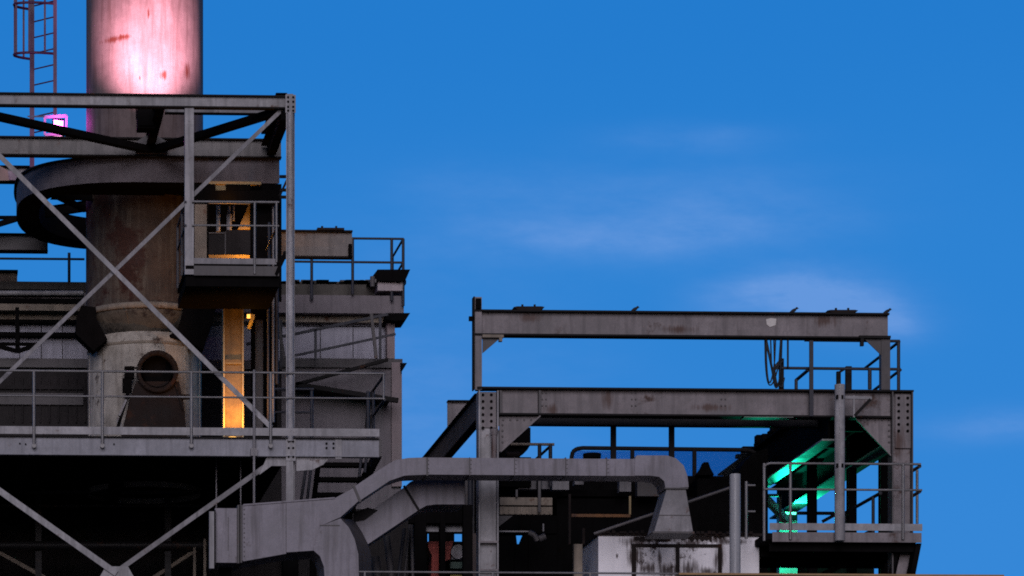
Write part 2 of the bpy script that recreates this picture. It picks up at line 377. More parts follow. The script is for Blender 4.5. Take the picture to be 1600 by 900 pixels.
ybeam(P(251, 167, Y0 + .18), YB, .22, .17, tw, (BLACK, BLACK))
m = MB(); m.bar(P(-90, 163, Y0 + .2), P(232, 234, YB - .05), .17, .12); obj('brace', m, BLACK, tw)
m = MB(); m.bar(P(436, 174, Y0 + .2), P(242, 234, YB - .05), .17, .12); obj('brace', m, BLACK, tw)
m = MB(); m.bar(P(446, 180, Y0 + .1), P(424, 236, YB), .16, .16); obj('brace', m, BLACK, tw)
m = MB(); m.prism([(212, 222), (236, 206), (262, 222), (262, 240), (212, 240)], YB - .06, .03); obj('gusset_plate', m, GREYD, tw)
# face braces
def brace(a, b, Y, w=.085, mt=GREYL, par=tw, nm='brace'):
    m = MB(); m.angle(P(*a, Y), P(*b, Y), w); return obj(nm, m, mt, par)
brace((-30, 214), (424, 668), Y0 + .02); brace((-20, 615), (446, 166), Y0 + .12, .07, GREY)
brace((-40, 739), (182, 896), Y0 + .02, .11); brace((178, 896), (424, 722), Y0 + .1, .085, GREY)
m = MB(); m.prism([(165, 885), (200, 885), (215, 912), (150, 912)], Y0 + .06, .015); obj('gusset_plate', m, GREYL, tw)
m = MB(); m.prism([(418, 712), (447, 712), (447, 728), (424, 728), (405, 742)], Y0 + .05, .015); obj('gusset_plate', m, GREYL, tw)
m = MB(); m.prism([(463, 709), (521, 709), (505, 726), (488, 734), (463, 736)], Y0 + .04, .015); obj('gusset_plate', m, GREYL, tw)
# rear braces lower down, dim
brace((-20, 853), (75, 905), 74.0, .07, TAN); brace((236, 905), (302, 862), 74.0, .07, TAN)
for px in (302, 318):
    m = MB(); m.pbox(px, px + 4, 842 if px > 310 else 855, 905, 73.4, .05); obj('post', m, TAN, tw)
# strut hanging in front of the balcony, with channel lips
m = MB(); a = P(289, 428, Y0); b = P(303, 428, Y0); z1 = P(296, 166, Y0).z
m.box(a.x, b.x, Y0 + .03, Y0 + .05, a.z, z1); m.box(a.x, a.x + .012, Y0 + .05, Y0 + .16, a.z, z1); m.box(b.x - .012, b.x, Y0 + .05, Y0 + .16, a.z, z1)
obj('strut', m, GREYL, tw)
# rear columns of the tower (dark, behind the balcony)
for (x0, x1, y0, y1, Y, mt) in ((392, 413, 285, 690, 71.6, BLACK), (414, 430, 285, 690, 72.4, BLACK)):
    m = MB(); m.pbox(x0, x1, y0, y1, Y, .02); m.pbox(x0 + (x1 - x0) / 2 - 1, x0 + (x1 - x0) / 2 + 1, y0, y1, Y + .02, .2); m.pbox(x0 + 3, x1 + 3, y0, y1, Y + .22, .02)
    obj('column', m, [mt], tw)
m = MB(); m.bolts([(407, 505 + i * 26) for i in range(7)], 71.6, .022); obj('bolt_set', m, GREYD, tw)
m = MB(); m.pbox(399, 411, 500, 672, 71.57, .02); obj('splice_plate', m, GREYD, tw)
for (x0, y0, y1, Y, r, mt) in ((427, 300, 660, 70.6, .025, RAIL), (419, 440, 660, 70.6, .02, GREYD), (433, 440, 600, 70.6, .03, DRAIL)):
    m = MB(); m.tube(P(x0, y1, Y), P(x0, y0, Y), r, 8); obj('downpipe', m, mt, tw)
m = MB()
for y in (276, 297, 308): m.bar(P(437, y, 70), P(449, y, 70), .05, .05)
m.bar(P(437, 306, 70), P(449, 280, 70), .04, .04); obj('bracket', m, FLANGE, tw)
# hanger rods below the walkway
for px, y0, y1 in ((338, 715, 800), (376, 720, 800)):
    m = MB(); m.tube(P(px, y0, 69.0), P(px, y1, 69.0), .012, 6); obj('hanger_rod', m, GREY, tw)
m = MB(); m.tube(P(397, 578, Y0 - .12), P(397, 800, Y0 - .12), .022, 8); m.pbox(392, 402, 700, 712, Y0 - .13, .12); obj('hanger_rod', m, GREY, tw)

# ================================================================== CHIMNEY STACK
YS = 73.7; SCN = P(226, 470, YS)
st = thing('chimney_stack', 'wide round steel chimney, its upper shell lit pink, its foot a stained cream drum', 'chimney', (SCN.x, YS, P(226, 700, YS).z))
rS = S(91.5, YS)
def zs(py): return P(226, py, YS - rS).z
c0 = (SCN.x, YS, 0)
m = MB(); m.lathe([(rS, zs(262)), (rS, zs(-900)), (rS - .05, zs(-900))], c0, 72)
for y in (258, -70): m.lathe([(rS + .001, zs(y) - .012), (rS + .006, zs(y) - .008), (rS + .006, zs(y) + .008), (rS + .001, zs(y) + .012)], c0, 72)
obj('upper_shell', m, SHELL, st)
rL = S(92, YS)
m = MB(); m.lathe([(rL, zs(472)), (rL, zs(255))], c0, 72); obj('lower_shell', m, RUSTY, st)
m = MB(); m.lathe([(rL, zs(481)), (rL + .05, zs(481)), (rL + .05, zs(473)), (rL, zs(471))], c0, 72); obj('shell_flange', m, TAN, st)
# transition hood: eight flat plates with stiffeners
m = MB(); m.lathe([(rL, zs(480)), (rL + .03, zs(487)), (rL - .62, zs(540))], c0, 64)
hood = obj('transition_hood', m, mat('stained_shaded_hood', (.115, .092, .068), rough=.85, var=.5, streak=.8, rust=.5, rustcol=(.035, .02, .014), spots=[(tuple(P(168, 518, 72.9)), .42, .22), (tuple(P(272, 522, 72.9)), .42, .24), (tuple(P(226, 540, 72.7)), .9, .14)], spotcol=(.012, .009, .007)), st)  # spots paint the dark shading of the hood's sides and foot
for sgn in (-1, 1):
    m = MB()
    if sgn < 0: m.prism([(127, 477), (150, 480), (151, 498), (160, 516), (168, 530), (146, 548), (118, 521), (120, 495)], YS - 1.0, .45)
    else: m.prism([(286, 482), (337, 482), (332, 505), (318, 546), (300, 536), (262, 527), (280, 510)], YS - 1.0, .45)
    obj('hood_gusset', m, BLACK, hood)
m = MB()
for px in (197, 231):
    m.bar(P(px, 484, YS - rL - .02), P(px - (px - 226) * .3, 530, YS - rL + .52), .014, .03)
obj('hood_stiffener', m, TAN, hood)
rD = S(89, YS)
m = MB(); m.lathe([(rD - .1, zs(515)), (rD - .02, zs(521)), (rD, zs(527)), (rD, zs(760))], c0, 72)
for a in range(0, 360, 30):
    aa = R(a + 11); m.bar((SCN.x + (rD + .002) * math.cos(aa), YS + (rD + .002) * math.sin(aa), zs(760)), (SCN.x + (rD + .002) * math.cos(aa), YS + (rD + .002) * math.sin(aa), zs(532)), .012, .012)
drum = obj('base_drum', m, CREAM, st)
m = MB(); m.lathe([(rD, zs(536)), (rD + .014, zs(535)), (rD + .014, zs(532)), (rD, zs(531))], c0, 72); obj('drum_band', m, TAN, drum)
# flanged opening, facing the viewer
pc = P(246, 580, YS - rD - .5); sc = S(33, pc.y)
m = MB(); m.lathe([(sc * .72, 1.0), (sc * .8, .0), (sc, .0), (sc, .08), (sc * .86, .08), (sc * .86, 1.0)], pc, 40, axis='Y')
bore = MB(); bore.lathe([(0.001, .3), (sc * .72, .3), (sc * .715, .06)], pc, 40, axis='Y')
for k in range(16):
    aa = k * math.pi / 8; q = Vector((pc.x + sc * .93 * math.cos(aa), pc.y, pc.z + sc * .93 * math.sin(aa))); m.tube(q + Vector((0, -.03, 0)), q + Vector((0, .02, 0)), .022, 6)
ob = obj('flanged_opening', m, RUST, st); obj('bore', bore, BLACK, ob)
m = MB(); a = pc.y + .12
q0 = [(213, 596), (279, 596), (286, 622), (294, 700), (186, 700), (203, 622)]
m.prism(q0, pc.y + .1, .35); obj('outlet_hopper', m, RUST, st)
m = MB(); m.pbox(195, 210, 572, 590, pc.y + .1, .2); m.pbox(192, 206, 590, 612, pc.y + .12, .16); m.bar(P(203, 605, pc.y), P(184, 668, pc.y), .05, .06)
m.bar(P(196, 575, pc.y), P(214, 575, pc.y), .03, .03); obj('valve_actuator', m, BLACK, st)
m = MB(); m.bar(P(197, 625, pc.y + .02), P(186, 650, pc.y + .02), .11, .04); m.pbox(183, 190, 652, 672, pc.y, .08); obj('valve_arm', m, GREY, st)
m = MB(); m.tube(P(274, 600, pc.y + .05), P(286, 640, pc.y + .05), .02, 8); m.pbox(284, 298, 616, 623, pc.y + .02, .1); obj('tie_rod', m, FLANGE, st)

# floodlight that lights the stack
fl = thing('floodlight', 'dark boxy floodlight hung under the top beam, shining up the chimney', 'floodlight', P(229, 167, 69.3))
m = MB(); m.pbox(215, 243, 168, 200, 69.2, .35); m.pbox(217, 241, 172, 196, 69.17, .03); hsg = obj('housing', m, BLACK, fl)
m = MB(); m.bar(P(213, 166, 69.3), P(213, 186, 69.3), .02, .05); m.bar(P(245, 166, 69.3), P(245, 186, 69.3), .02, .05); obj('yoke', m, BLACK, fl)
a = P(229, 168, 69.4)
m = MB(); m.box(a.x - .13, a.x + .13, 69.24, 69.5, a.z + .002, a.z + .012); obj('lens', m, LENS_PINK, hsg)
tgt = Vector((SCN.x + .05, YS - rS, zs(75)))
lamp('SPOT', 'flood_beam', fl, Vector((a.x + .06, 69.42, P(229, 164, 69.42).z)), tgt, 11500, (1, .48, .64), .08, 39, 1.0)

# ================================================================== CURVED GALLERY ROUND THE STACK
gal = thing('curved_gallery', 'round-ended dark steel gallery wrapped about the chimney under the roof frame', 'gallery', (SCN.x, YS, P(226, 285, 71.2).z))
zg0 = P(260, 284, 71.2).z; zg1 = P(260, 243.5, 71.2).z
Ro, Ri = 2.46, 2.02
xR = P(437, 285, 71.2).x
def outline(r, n=40):
    pts = [(xR if r > Ri else xR - .38, YS - r)]
    for i in range(n + 1):
        a = -math.pi/2 - math.pi * i / n
        k = 1.0 if math.sin(a) < 0 else 1.42
        ca, sa = math.cos(a), math.sin(a); e = 2 / 2.6
        pts.append((SCN.x + r * math.copysign(abs(ca) ** e, ca), YS + k * r * math.copysign(abs(sa) ** e, sa)))
    pts.append((xR if r > Ri else xR - .38, YS + 1.42 * r)); return pts
po, pi_ = outline(Ro), outline(Ri)
def wall(p, z0, z1, sm=True):
    m = MB(); n = len(p); m.add([(x, y, z0) for x, y in p] + [(x, y, z1) for x, y in p], [(i, i+1, n+i+1, n+i) for i in range(n-1)], 0, sm); return m
def solid_ring(A, B, z0, z1):
    m = MB(); n = len(A)
    vs = [(x, y, z0) for x, y in A] + [(x, y, z1) for x, y in A] + [(x, y, z0) for x, y in B] + [(x, y, z1) for x, y in B]
    fs = []
    for i in range(n - 1):
        fs += [(i, i+1, n+i+1, n+i)]
    m.add(vs, fs, 0, True)
    m.add(vs, [(2*n+i+1, 2*n+i, 3*n+i, 3*n+i+1) for i in range(n-1)], 1, True)
    fs = []
    for i in range(n - 1): fs += [(i+1, i, 2*n+i, 2*n+i+1), (n+i, n+i+1, 3*n+i+1, 3*n+i)]
    fs += [(0, n, 3*n, 2*n), (n-1, 2*n-1, 4*n-1, 3*n-1)]
    m.add(vs, fs, 1); return m
obj('ring_girder', solid_ring(po, pi_, zg0, zg1), [mat('sooty_purple_steel', (.15, .13, .14), rough=.75, var=.4, streak=.5, rust=.2), BLACK], gal)  # inner and under faces black, their shade put into the colour
pl = outline(Ro + .05)
m = solid_ring(pl, outline(Ro - .02), zg1 - .03, zg1 + .0); obj('top_lip', m, FLANGE, gal)
m = MB(); m.box(SCN.x + .2, xR - .05, YS - Ri, YS + Ri, zg0 + .1, zg0 + .14); obj('floor_plate', m, BLACK, gal)
m = MB(); fl_ = [(x, y) for x, y in outline(Ri + .1, 60) if y <= YS - 1.3 and x <= SCN.x + .3]; fl_ = [(SCN.x + .3, YS - Ri - .1)] + fl_ + [(fl_[-1][0], YS - 1.3), (SCN.x + .3, YS - 1.3)]
nf = len(fl_); m.add([(x, y, zg0 + .02) for x, y in fl_] + [(x, y, zg0 + .06) for x, y in fl_], [tuple(range(nf)), tuple(range(nf, 2 * nf))[::-1]] + [(i, nf + i, nf + (i+1) % nf, (i+1) % nf) for i in range(nf)]); obj('floor_plate', m, BLACK, gal)
m = MB(); m.box(xR - .36, xR, YS - Ri + .01, YS + Ri - .01, zg0 + .01, zg1 - .01); obj('end_girder', m, GREYD, gal)
for deg in (160, 205):
    aa = R(deg); m = MB()
    m.ibeam((SCN.x + rS * math.cos(aa), YS + rS * math.sin(aa), zg0 + .2), (SCN.x + Ri * math.cos(aa), YS + Ri * math.sin(aa), zg0 + .13), .2, .09, mf=0); obj('radial_bracket', m, BLACK, gal)
m = MB(); m.bar((SCN.x - rS, YS + .3, zg0 + .1), (SCN.x - Ri, YS - 1.2, zg0 + .15), .1, .1); obj('diagonal_tie', m, BLACK, gal)

# ================================================================== LADDER WITH CAGE, top left
YL = 75.2
la = thing('caged_ladder', 'tall dark ladder coloured as if lit magenta, with hoop cage beside the chimney', 'ladder', P(50, 262, YL))
ra0, ra1 = P(50, 262, YL), P(50, -500, YL); rb0, rb1 = P(86, 205, YL - .42), P(86, -500, YL - .42)
LAD = mat('magenta_lit_ladder', (.075, .018, .065), rough=.5, var=.3, rust=.25)  # purple base carries the magenta lamplight
m = MB(); m.bar(ra0, ra1, .09, .1); obj('rail', m, LAD, la)
m = MB(); m.bar(rb0, rb1, .07, .09); obj('rail', m, LAD, la)
z = P(86, 200, YL - .42).z
while z < rb1.z:
    m = MB(); m.tube((ra0.x, YL, z), (rb0.x, YL - .42, z), .014, 6); obj('rung', m, LAD, la); z += .31
mid = (ra0 + rb0) / 2; mid.x -= .1
ax = (Vector((rb0.x, YL - .42, 0)) - Vector((ra0.x, YL, 0))).normalized(); nrm = Vector((-ax.y, ax.x, 0)); nrm = -nrm if nrm.y > 0 else nrm
nrm = Vector((-.98, -.35, 0)); cm = Vector(((ra0.x + rb0.x) / 2, YL - .21, 0))
def hoop(z, t): return cm + (ax * (.30 * math.cos(t))) + nrm * (.55 * math.sin(t)) + Vector((0, 0, z))
for py in (8, 86, -72, -152, -232, -312, -392, -472):
    z = P(40, py, YL - .3).z; m = MB(); m.path([hoop(z, math.pi * i / 18) for i in range(19)], .026, 6); obj('cage_hoop', m, LAD, la)
z0, z1 = P(40, 88, YL - .3).z, P(40, -500, YL - .3).z
for t in (.35, .9, 1.57, 2.2, 2.8):
    m = MB(); m.bar(hoop(z0, t), hoop(z1, t), .04, .015); obj('cage_strap', m, LAD, la)

ml = thing('floodlight', 'small floodlight in a bracket by the ladder, glowing magenta pink', 'floodlight', P(88, 213, 74.4))
m = MB()
FRM = mat('pale_bracket_paint', (.32, .26, .32), rough=.5)
for a, b in (((70, 183), (104, 181)), ((104, 181), (103, 209)), ((70, 183), (70, 211)), ((70, 211), (103, 209))): m.bar(P(*a, 74.4), P(*b, 74.4), .04, .05)
m.bar(P(44, 182, 75.0), P(72, 182, 74.4), .03, .03)
obj('bracket', m, FRM, ml)
m = MB(); m.prism([(84, 187), (99, 189), (98, 207), (96, 213), (84, 213)], 74.45, .12); lens_mb = m
m = MB(); m.prism([(82, 184), (101, 186), (100, 214), (82, 215)], 74.58, .06); hsg = obj('housing', m, BLACK, ml); obj('lens', lens_mb, LENS_PINK, hsg)
lamp('POINT', 'magenta_glow', ml, P(92, 190, 74.25), None, 24, (1, .08, .85), .08)

# beams behind the gallery at the far left
bk = thing('pipe_bridge', 'grey girders and pipes of a bridge meeting the curved gallery', 'pipe bridge', P(-120, 400, 77.0))
xbeam(-260, 50, 257, 282, 75.4, .25, bk, (GREY, BLACK), name='girder')
xbeam(-260, 75, 363, 391, 76.6, .25, bk, (GREYD, BLACK), name='girder')
m = MB(); m.bar(P(-40, 362, 76.2), P(45, 336, 76.2), .1, .1); obj('brace', m, BLACK, bk)
m = MB(); m.tube(P(-200, 340, 76.4), P(30, 340, 76.4), .04, 8); obj('pipe', m, BLACK, bk)
m = MB(); m.prism([(-80, 257), (-4, 257), (12, 266), (14, 282), (-80, 282)], 75.3, .05); obj('end_plate', m, TAN, bk)
for px in (-190, -110):
    m = MB(); pz = P(px, 400, 76.3); m.box(pz.x - .15, pz.x + .15, 75.7, 76.5, 0, P(px, 262, 76).z); obj('column', m, GREYD, bk)

# ================================================================== BALCONY hung from the tower
ba = thing('hanging_balcony', 'small balcony with guardrail hung high on the braced tower, dark underneath', 'balcony', P(365, 430, Y0))
zf = P(365, 415, Y0).z
m = MB(); a = P(290, 430, Y0); b = P(436, 430, Y0)
m.box(a.x, b.x, Y0 + .02, 70.2, zf - .06, zf); obj('deck', m, BLACK, ba)
m = MB(); m.pbox(303, 436, 415, 430, Y0 + .01, .05); obj('edge_beam', m, GREYD, ba)
m = MB(); m.pbox(303, 432, 403, 412, Y0, .012); obj('toe_plate', m, GREY, ba)
m = MB(); m.pbox(290, 436, 431, 447, Y0 + .1, 2.0); obj('floor_joist', m, BLACK, ba)
m = MB(); m.pbox(303, 413, 448, 450, 70.0, .03); obj('lit_joist_edge', m, YEL, ba)  # yellow strip painted in for the amber-lit edge
m = MB(); m.prism([(429, 428), (444, 392), (447, 392), (447, 402), (433, 432)], Y0 - .0, .3); obj('bracket', m, BLACK, ba)
def rail(a, b, Ya, Yb, r, par, mt=RAIL):
    m = MB(); m.tube(P(*a, Ya), P(*b, Yb), r, 8); return obj('rail', m, mt, par)
rail((300, 315), (436, 316), Y0, Y0, .022, ba); rail((300, 352), (436, 353), Y0, Y0, .018, ba)
for px, y0, y1 in ((398, 316, 428), (432, 316, 410)):
    m = MB(); m.tube(P(px, y0, Y0), P(px, y1, Y0), .022, 8); obj('post', m, RAIL, ba)
# left side return
pa, pb = P(296, 315, Y0), None
for dyy in (0, -.42):
    m = MB(); m.tube((a.x, Y0, pa.z + dyy), (a.x, 70.1, pa.z + dyy), .02, 8); obj('rail', m, DRAIL, ba)
for Y in (68.9, 70.0):
    m = MB(); m.tube((a.x, Y, zf), (a.x, Y, pa.z), .025, 8); obj('post', m, GREYD, ba)
m = MB(); m.tube((b.x - .03, Y0, P(430, 352, Y0).z), (b.x - .03, 70.1, P(430, 352, Y0).z), .02, 8); m.tube((b.x - .03, 69.6, zf), (b.x - .03, 69.6, pa.z), .025, 8); obj('rail', m, DRAIL, ba)

# cabin wall behind the balcony with openings
YC = 70.4
cb = thing('control_cabin', 'dark steel cabin behind the high balcony, amber light showing in its window and slits', 'cabin', P(360, 470, YC))
m = MB()
m.pbox(303, 326, 287, 470, YC, .08); m.pbox(391, 440, 287, 470, YC + .3, .08)
m.pbox(326, 440, 297, 318, YC, .08); m.pbox(326, 337, 288, 297, YC, .08); m.pbox(353, 391, 288, 297, YC, .08)
m.pbox(326, 391, 403, 470, YC, .08)
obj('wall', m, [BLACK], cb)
m = MB(); m.pbox(304, 323, 319, 404, YC - .04, .04); obj('door_post', m, TAN, cb)
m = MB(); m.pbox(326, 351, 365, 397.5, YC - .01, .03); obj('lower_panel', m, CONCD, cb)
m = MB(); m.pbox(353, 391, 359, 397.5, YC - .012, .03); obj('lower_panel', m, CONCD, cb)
m = MB(); m.bar(P(326, 364, YC - .03), P(352, 364, YC - .03), .02, .02); m.bar(P(352, 362, YC - .03), P(352, 398, YC - .03), .02, .02); obj('panel_frame', m, GREYD, cb)
m = MB(); m.pbox(326, 391, 314, 318, YC - .03, .03); obj('window_head', m, TAN, cb)
m = MB(); m.pbox(318, 400, 280, 420, 72.2, .06); obj('rear_lining', m, BLACK, cb)
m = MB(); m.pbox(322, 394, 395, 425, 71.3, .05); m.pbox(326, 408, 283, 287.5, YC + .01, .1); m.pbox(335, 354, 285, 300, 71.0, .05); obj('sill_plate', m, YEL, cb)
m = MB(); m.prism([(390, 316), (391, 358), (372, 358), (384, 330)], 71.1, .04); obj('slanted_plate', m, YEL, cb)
m = MB(); m.tube(P(341, 312, 71.0), P(341, 362, 71.0), .04, 10); obj('pipe', m, GREYL, cb)
m = MB(); m.tube(P(358, 335, 71.0), P(358, 360, 71.0), .05, 10); m.tube(P(358, 322, 71.0), P(358, 336, 71.0), .025, 10); m.tube(P(365, 316, 71.05), P(365, 345, 71.05), .02, 8); obj('pipe', m, GREYL, cb)
lamp('POINT', 'amber_light', cb, P(383, 383, 70.95), None, 15, (1, .40, .03), .05)
lamp('POINT', 'amber_light', cb, P(356, 307, 70.2), None, 2.5, (1, .40, .03), .04)  # added light in front of the wall, no fixture here

# amber-lit column on the walkway and its uplight
oc = thing('steel_column', 'orange-lit steel column standing on the walkway right of the chimney foot', 'column', P(363, 690, 70.6))
m = MB(); a = P(348, 700, 70.6); b = P(380, 700, 70.6); zt = P(363, 440, 70.6).z; zb = P(363, 700, 70.6).z
m.box(a.x, a.x + .03, 70.48, 70.75, zb, zt, 1); m.box(b.x - .03, b.x, 70.48, 70.75, zb, zt, 1); m.box(a.x + .022, b.x - .022, 70.66, 70.68, zb, zt)
obj('shaft', m, [mat('worn_yellow_web', (.36, .25, .12), var=.55, streak=.7, rust=.3), mat('lit_yellow_flange', (.62, .48, .26), var=.2)], oc)  # yellow carries the amber light, paler flange edges its brightness
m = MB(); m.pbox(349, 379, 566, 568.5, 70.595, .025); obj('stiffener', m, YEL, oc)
up = thing('uplight', 'hidden amber uplight at the foot of the orange-lit column', 'uplight', P(363, 690, 70.2))
m = MB(); q = P(363, 684, 69.9); m.tube(q + Vector((0, 0, -.12)), q, .09, 14); hsg = obj('housing', m, BLACK, up)
m = MB(); m.tube(q, q + Vector((0, 0, .01)), .08, 14); obj('lens', m, LENS_WARM, hsg)
lamp('SPOT', 'amber_beam', up, q + Vector((0, .1, .04)), P(363, 540, 70.62), 115, (1, .40, .05), .05, 112, .5)
lb = thing('bulkhead_lamp', 'small amber lamp on a bent bracket beside the tower column', 'lamp', P(393, 500, 70.9))
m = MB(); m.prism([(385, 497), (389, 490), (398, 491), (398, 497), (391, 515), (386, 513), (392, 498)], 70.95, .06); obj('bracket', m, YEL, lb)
m = MB(); m.pbox(386, 391, 491, 497, 70.93, .02); obj('lens', m, LENS_WARM, lb)
lamp('POINT', 'amber_glow', lb, P(384, 503, 70.75), None, 2.2, (1, .45, .05), .03)

# ================================================================== MAIN WALKWAY
wk = thing('walkway', 'long walkway with toe plate and two-rail guardrail at the foot of the chimney', 'walkway', P(300, 710, Y0))
xl = P(-260, 700, Y0).x; xr = P(592, 700, Y0).x
m = MB(); zb = P(300, 711, Y0).z; zt = P(300, 685, Y0).z
m.box(xl, xr, Y0 - .002, Y0 + .016, zb, zt); m.box(xl, xr, Y0 - .05, Y0 + .1, zb - .02, zb); m.box(xl, xr, Y0 - .06, Y0 + .1, zt, zt + .02, 1)
obj('edge_beam', m, [BLUG, FLANGE], wk)
m = MB(); m.box(xl, P(449, 700, Y0).x, Y0 + .1, 77.0, zt - .05, zt + .02); m.box(P(449, 700, Y0).x, xr, Y0 + .1, 69.3, zt - .05, zt + .02); obj('deck', m, BLACK, wk)
for i, px in enumerate((-120, 40, 200, 360, 438)):
    m = MB(); x = P(px, 700, Y0).x; m.box(x - .1, x + .1, Y0 + .12, 76.9, zb - .05, zt - .052); obj('joist', m, BLACK, wk)
m = MB(); z0 = P(300, 681, Y0).z; z1 = P(300, 669, Y0).z
m.box(xl, xr, Y0 - .075, Y0 - .063, z0, z1); obj('toe_plate', m, GREYL, wk)
for py in (583, 622):
    z = P(300, py, Y0).z; m = MB(); m.tube((xl, Y0 - .1, z), (P(601, 588, Y0 - .1).x, Y0 - .1, z), .021 if py == 583 else .017, 8); obj('rail', m, RAIL, wk)
zr = P(300, 583, Y0).z
for px in (53, 160, 299, 423, 487):
    if px == 487: continue
    x = P(px, 690, Y0 - .1).x; m = MB(); m.tube((x, Y0 - .1, P(px, 696, Y0).z), (x, Y0 - .1, zr), .026, 8); m.tube((x, Y0 - .12, P(px, 698, Y0).z), (x, Y0, P(px, 698, Y0).z), .04, 8); obj('post', m, RAIL, wk)
xe = P(600, 590, Y0).x
m = MB(); m.tube((xe - .02, Y0 - .1, zr), (xe - .02, Y0 - .1, P(600, 626, Y0).z), .018, 8); obj('post', m, RAIL, wk)
m = MB()
for z in (zr, P(600, 626, Y0).z): m.tube((xe, Y0 - .1, z), (xe, 69.6, z), .022, 8); 
m.tube((xe, 69.6, zt), (xe, 69.6, zr), .028, 8); obj('end_rail', m, DRAIL, wk)
for px in (487, 575):
    Yp = 69.2
    m = MB(); q = P(px, 640, Yp); m.tube((q.x, Yp, zt), (q.x, Yp, zr - .08), .03, 8); obj('post', m, DRAIL, wk)
m = MB(); z = P(455, 608, 69.2).z; m.tube((P(430, 640, 69.2).x, 69.2, z), (P(490, 640, 69.2).x, 69.2, z), .024, 8); z -= .42
m.tube((P(430, 640, 69.2).x, 69.2, z), (P(490, 640, 69.2).x, 69.2, z), .02, 8); obj('rail', m, DRAIL, wk)
m = MB(); m.pbox(524, 534, 683, 717, Y0 - .03, .02); obj('tab_plate', m, GREYL, wk)
m = MB(); m.bolts([(x, y) for x in (510, 521) for y in (693, 700)], Y0 - .01, .02); m.bolts([(31, 693), (40, 694), (178, 694)], Y0 - .01, .015); obj('bolt_set', m, BLACK, wk)
m = MB(); m.box(xr - .0, xr + .05, Y0, 69.3, zb, zt + .02); obj('end_beam', m, GREYD, wk)

# ================================================================== PROCESS BUILDING behind
bd = thing('process_building', 'grey panel-clad plant building with flat roof behind the chimney', 'building', (P(300, 900, 78).x, 80, 0))
YW = 78.0
def wallbox(px0, px1, py0, py1, Y, mt, nm, d=6.0, ground=False):
    m = MB(); a = P(px0, py1, Y); b = P(px1, py1, Y); z1 = P((px0 + px1) / 2, py0, Y).z; z0 = 0 if ground else P((px0 + px1) / 2, py1, Y).z
    m.box(a.x, b.x, Y, Y + d, z0, z1); return obj(nm, m, mt, bd)
wallbox(-300, 611, 487, 562, YW, CONC, 'upper_wall', 7)
m = MB()
for px in (30, 64, 97, 410, 500, 551): m.pbox(px, px + 1.2, 505, 560, YW - .006, .01)
m.pbox(-300, 611, 502, 503.5, YW - .006, .01); obj('panel_joint', m, CONCD, bd)
wallbox(-300, 631, 458, 486, 77.55, mat('fascia_cladding', (.20, .175, .185), rough=.8, var=.25, streak=.5, rust=.15), 'parapet_fascia', 7.6)
wallbox(-300, 630, 441, 459, 77.9, MOSS, 'coping', 7)
m = MB(); zc = P(520, 441, 77.9)
for k in range(60):
    px = random.uniform(435, 628); q = P(px, 441, 77.9); w = random.uniform(.03, .14); m.box(q.x - w, q.x + w, 77.88, 78.1, q.z - .03, q.z + random.uniform(.005, .05))
obj('gravel_edge', m, MOSS, bd)
wallbox(-300, 606, 489, 500, 77.8, TAN, 'string_course', 1)
wallbox(440, 627, 562, 900, 77.1, mat('lower_cladding', (.17, .15, .16), rough=.8, var=.25, streak=.5), 'lower_wall', 7, True)
wallbox(-300, 440, 575, 900, 77.1, CONCD, 'shaded_louvre_wall', 7, True)  # shade over this wall put into its dark cladding
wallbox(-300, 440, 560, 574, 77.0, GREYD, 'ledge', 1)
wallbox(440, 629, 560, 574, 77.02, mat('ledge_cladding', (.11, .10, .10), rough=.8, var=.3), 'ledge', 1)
m = MB()
for k in range(9): m.pbox(20 + k * 14, 22 + k * 14, 590, 660, 77.05, .05)
m.pbox(-200, 130, 600, 606, 77.04, .05); m.pbox(-200, 130, 612, 630, 77.03, .05, 1); obj('louvre_rail', m, [CONCD, GREYD], bd)
m = MB(); m.pbox(605, 617, 496, 560, 77.5, .3); obj('corner_pilaster', m, mat('pinkish_pilaster', (.27, .21, .21), var=.25), bd)
m = MB(); m.pbox(612, 628, 566, 760, 77.0, .2); obj('corner_pilaster', m, mat('pinkish_pilaster_low', (.22, .17, .175), var=.25), bd)
def eave(pts, Y, d, nm):
    m = MB(); m.prism(pts, Y, d); return obj(nm, m, BLACK, bd)
eave([(577, 438), (590, 421), (641, 421), (634, 437), (626, 440)], 77.3, 1.0, 'roof_canopy')
eave([(604, 489), (641, 489), (634, 500), (616, 501), (604, 499)], 77.2, .8, 'eave')
eave([(626, 567), (636, 567), (632, 574), (627, 582)], 76.9, .8, 'eave')
m = MB(); m.pbox(590, 629, 424, 454, 77.4, .9); obj('roof_box', m, mat('stained_white_box', (.40, .34, .35), var=.35, rust=.3), bd)
m = MB(); m.tube(P(582, 432, 77.3), P(582, 448, 77.3), .05, 8); m.pbox(578, 588, 436, 441, 77.28, .1); obj('roof_vent', m, GREYD, bd)
m = MB(); m.pbox(-30, 27, 424, 440, 78.2, 1.2); m.pbox(-30, 28, 421, 425, 78.1, 1.4, 1); obj('roof_box', m, [TAN, BLACK], bd)
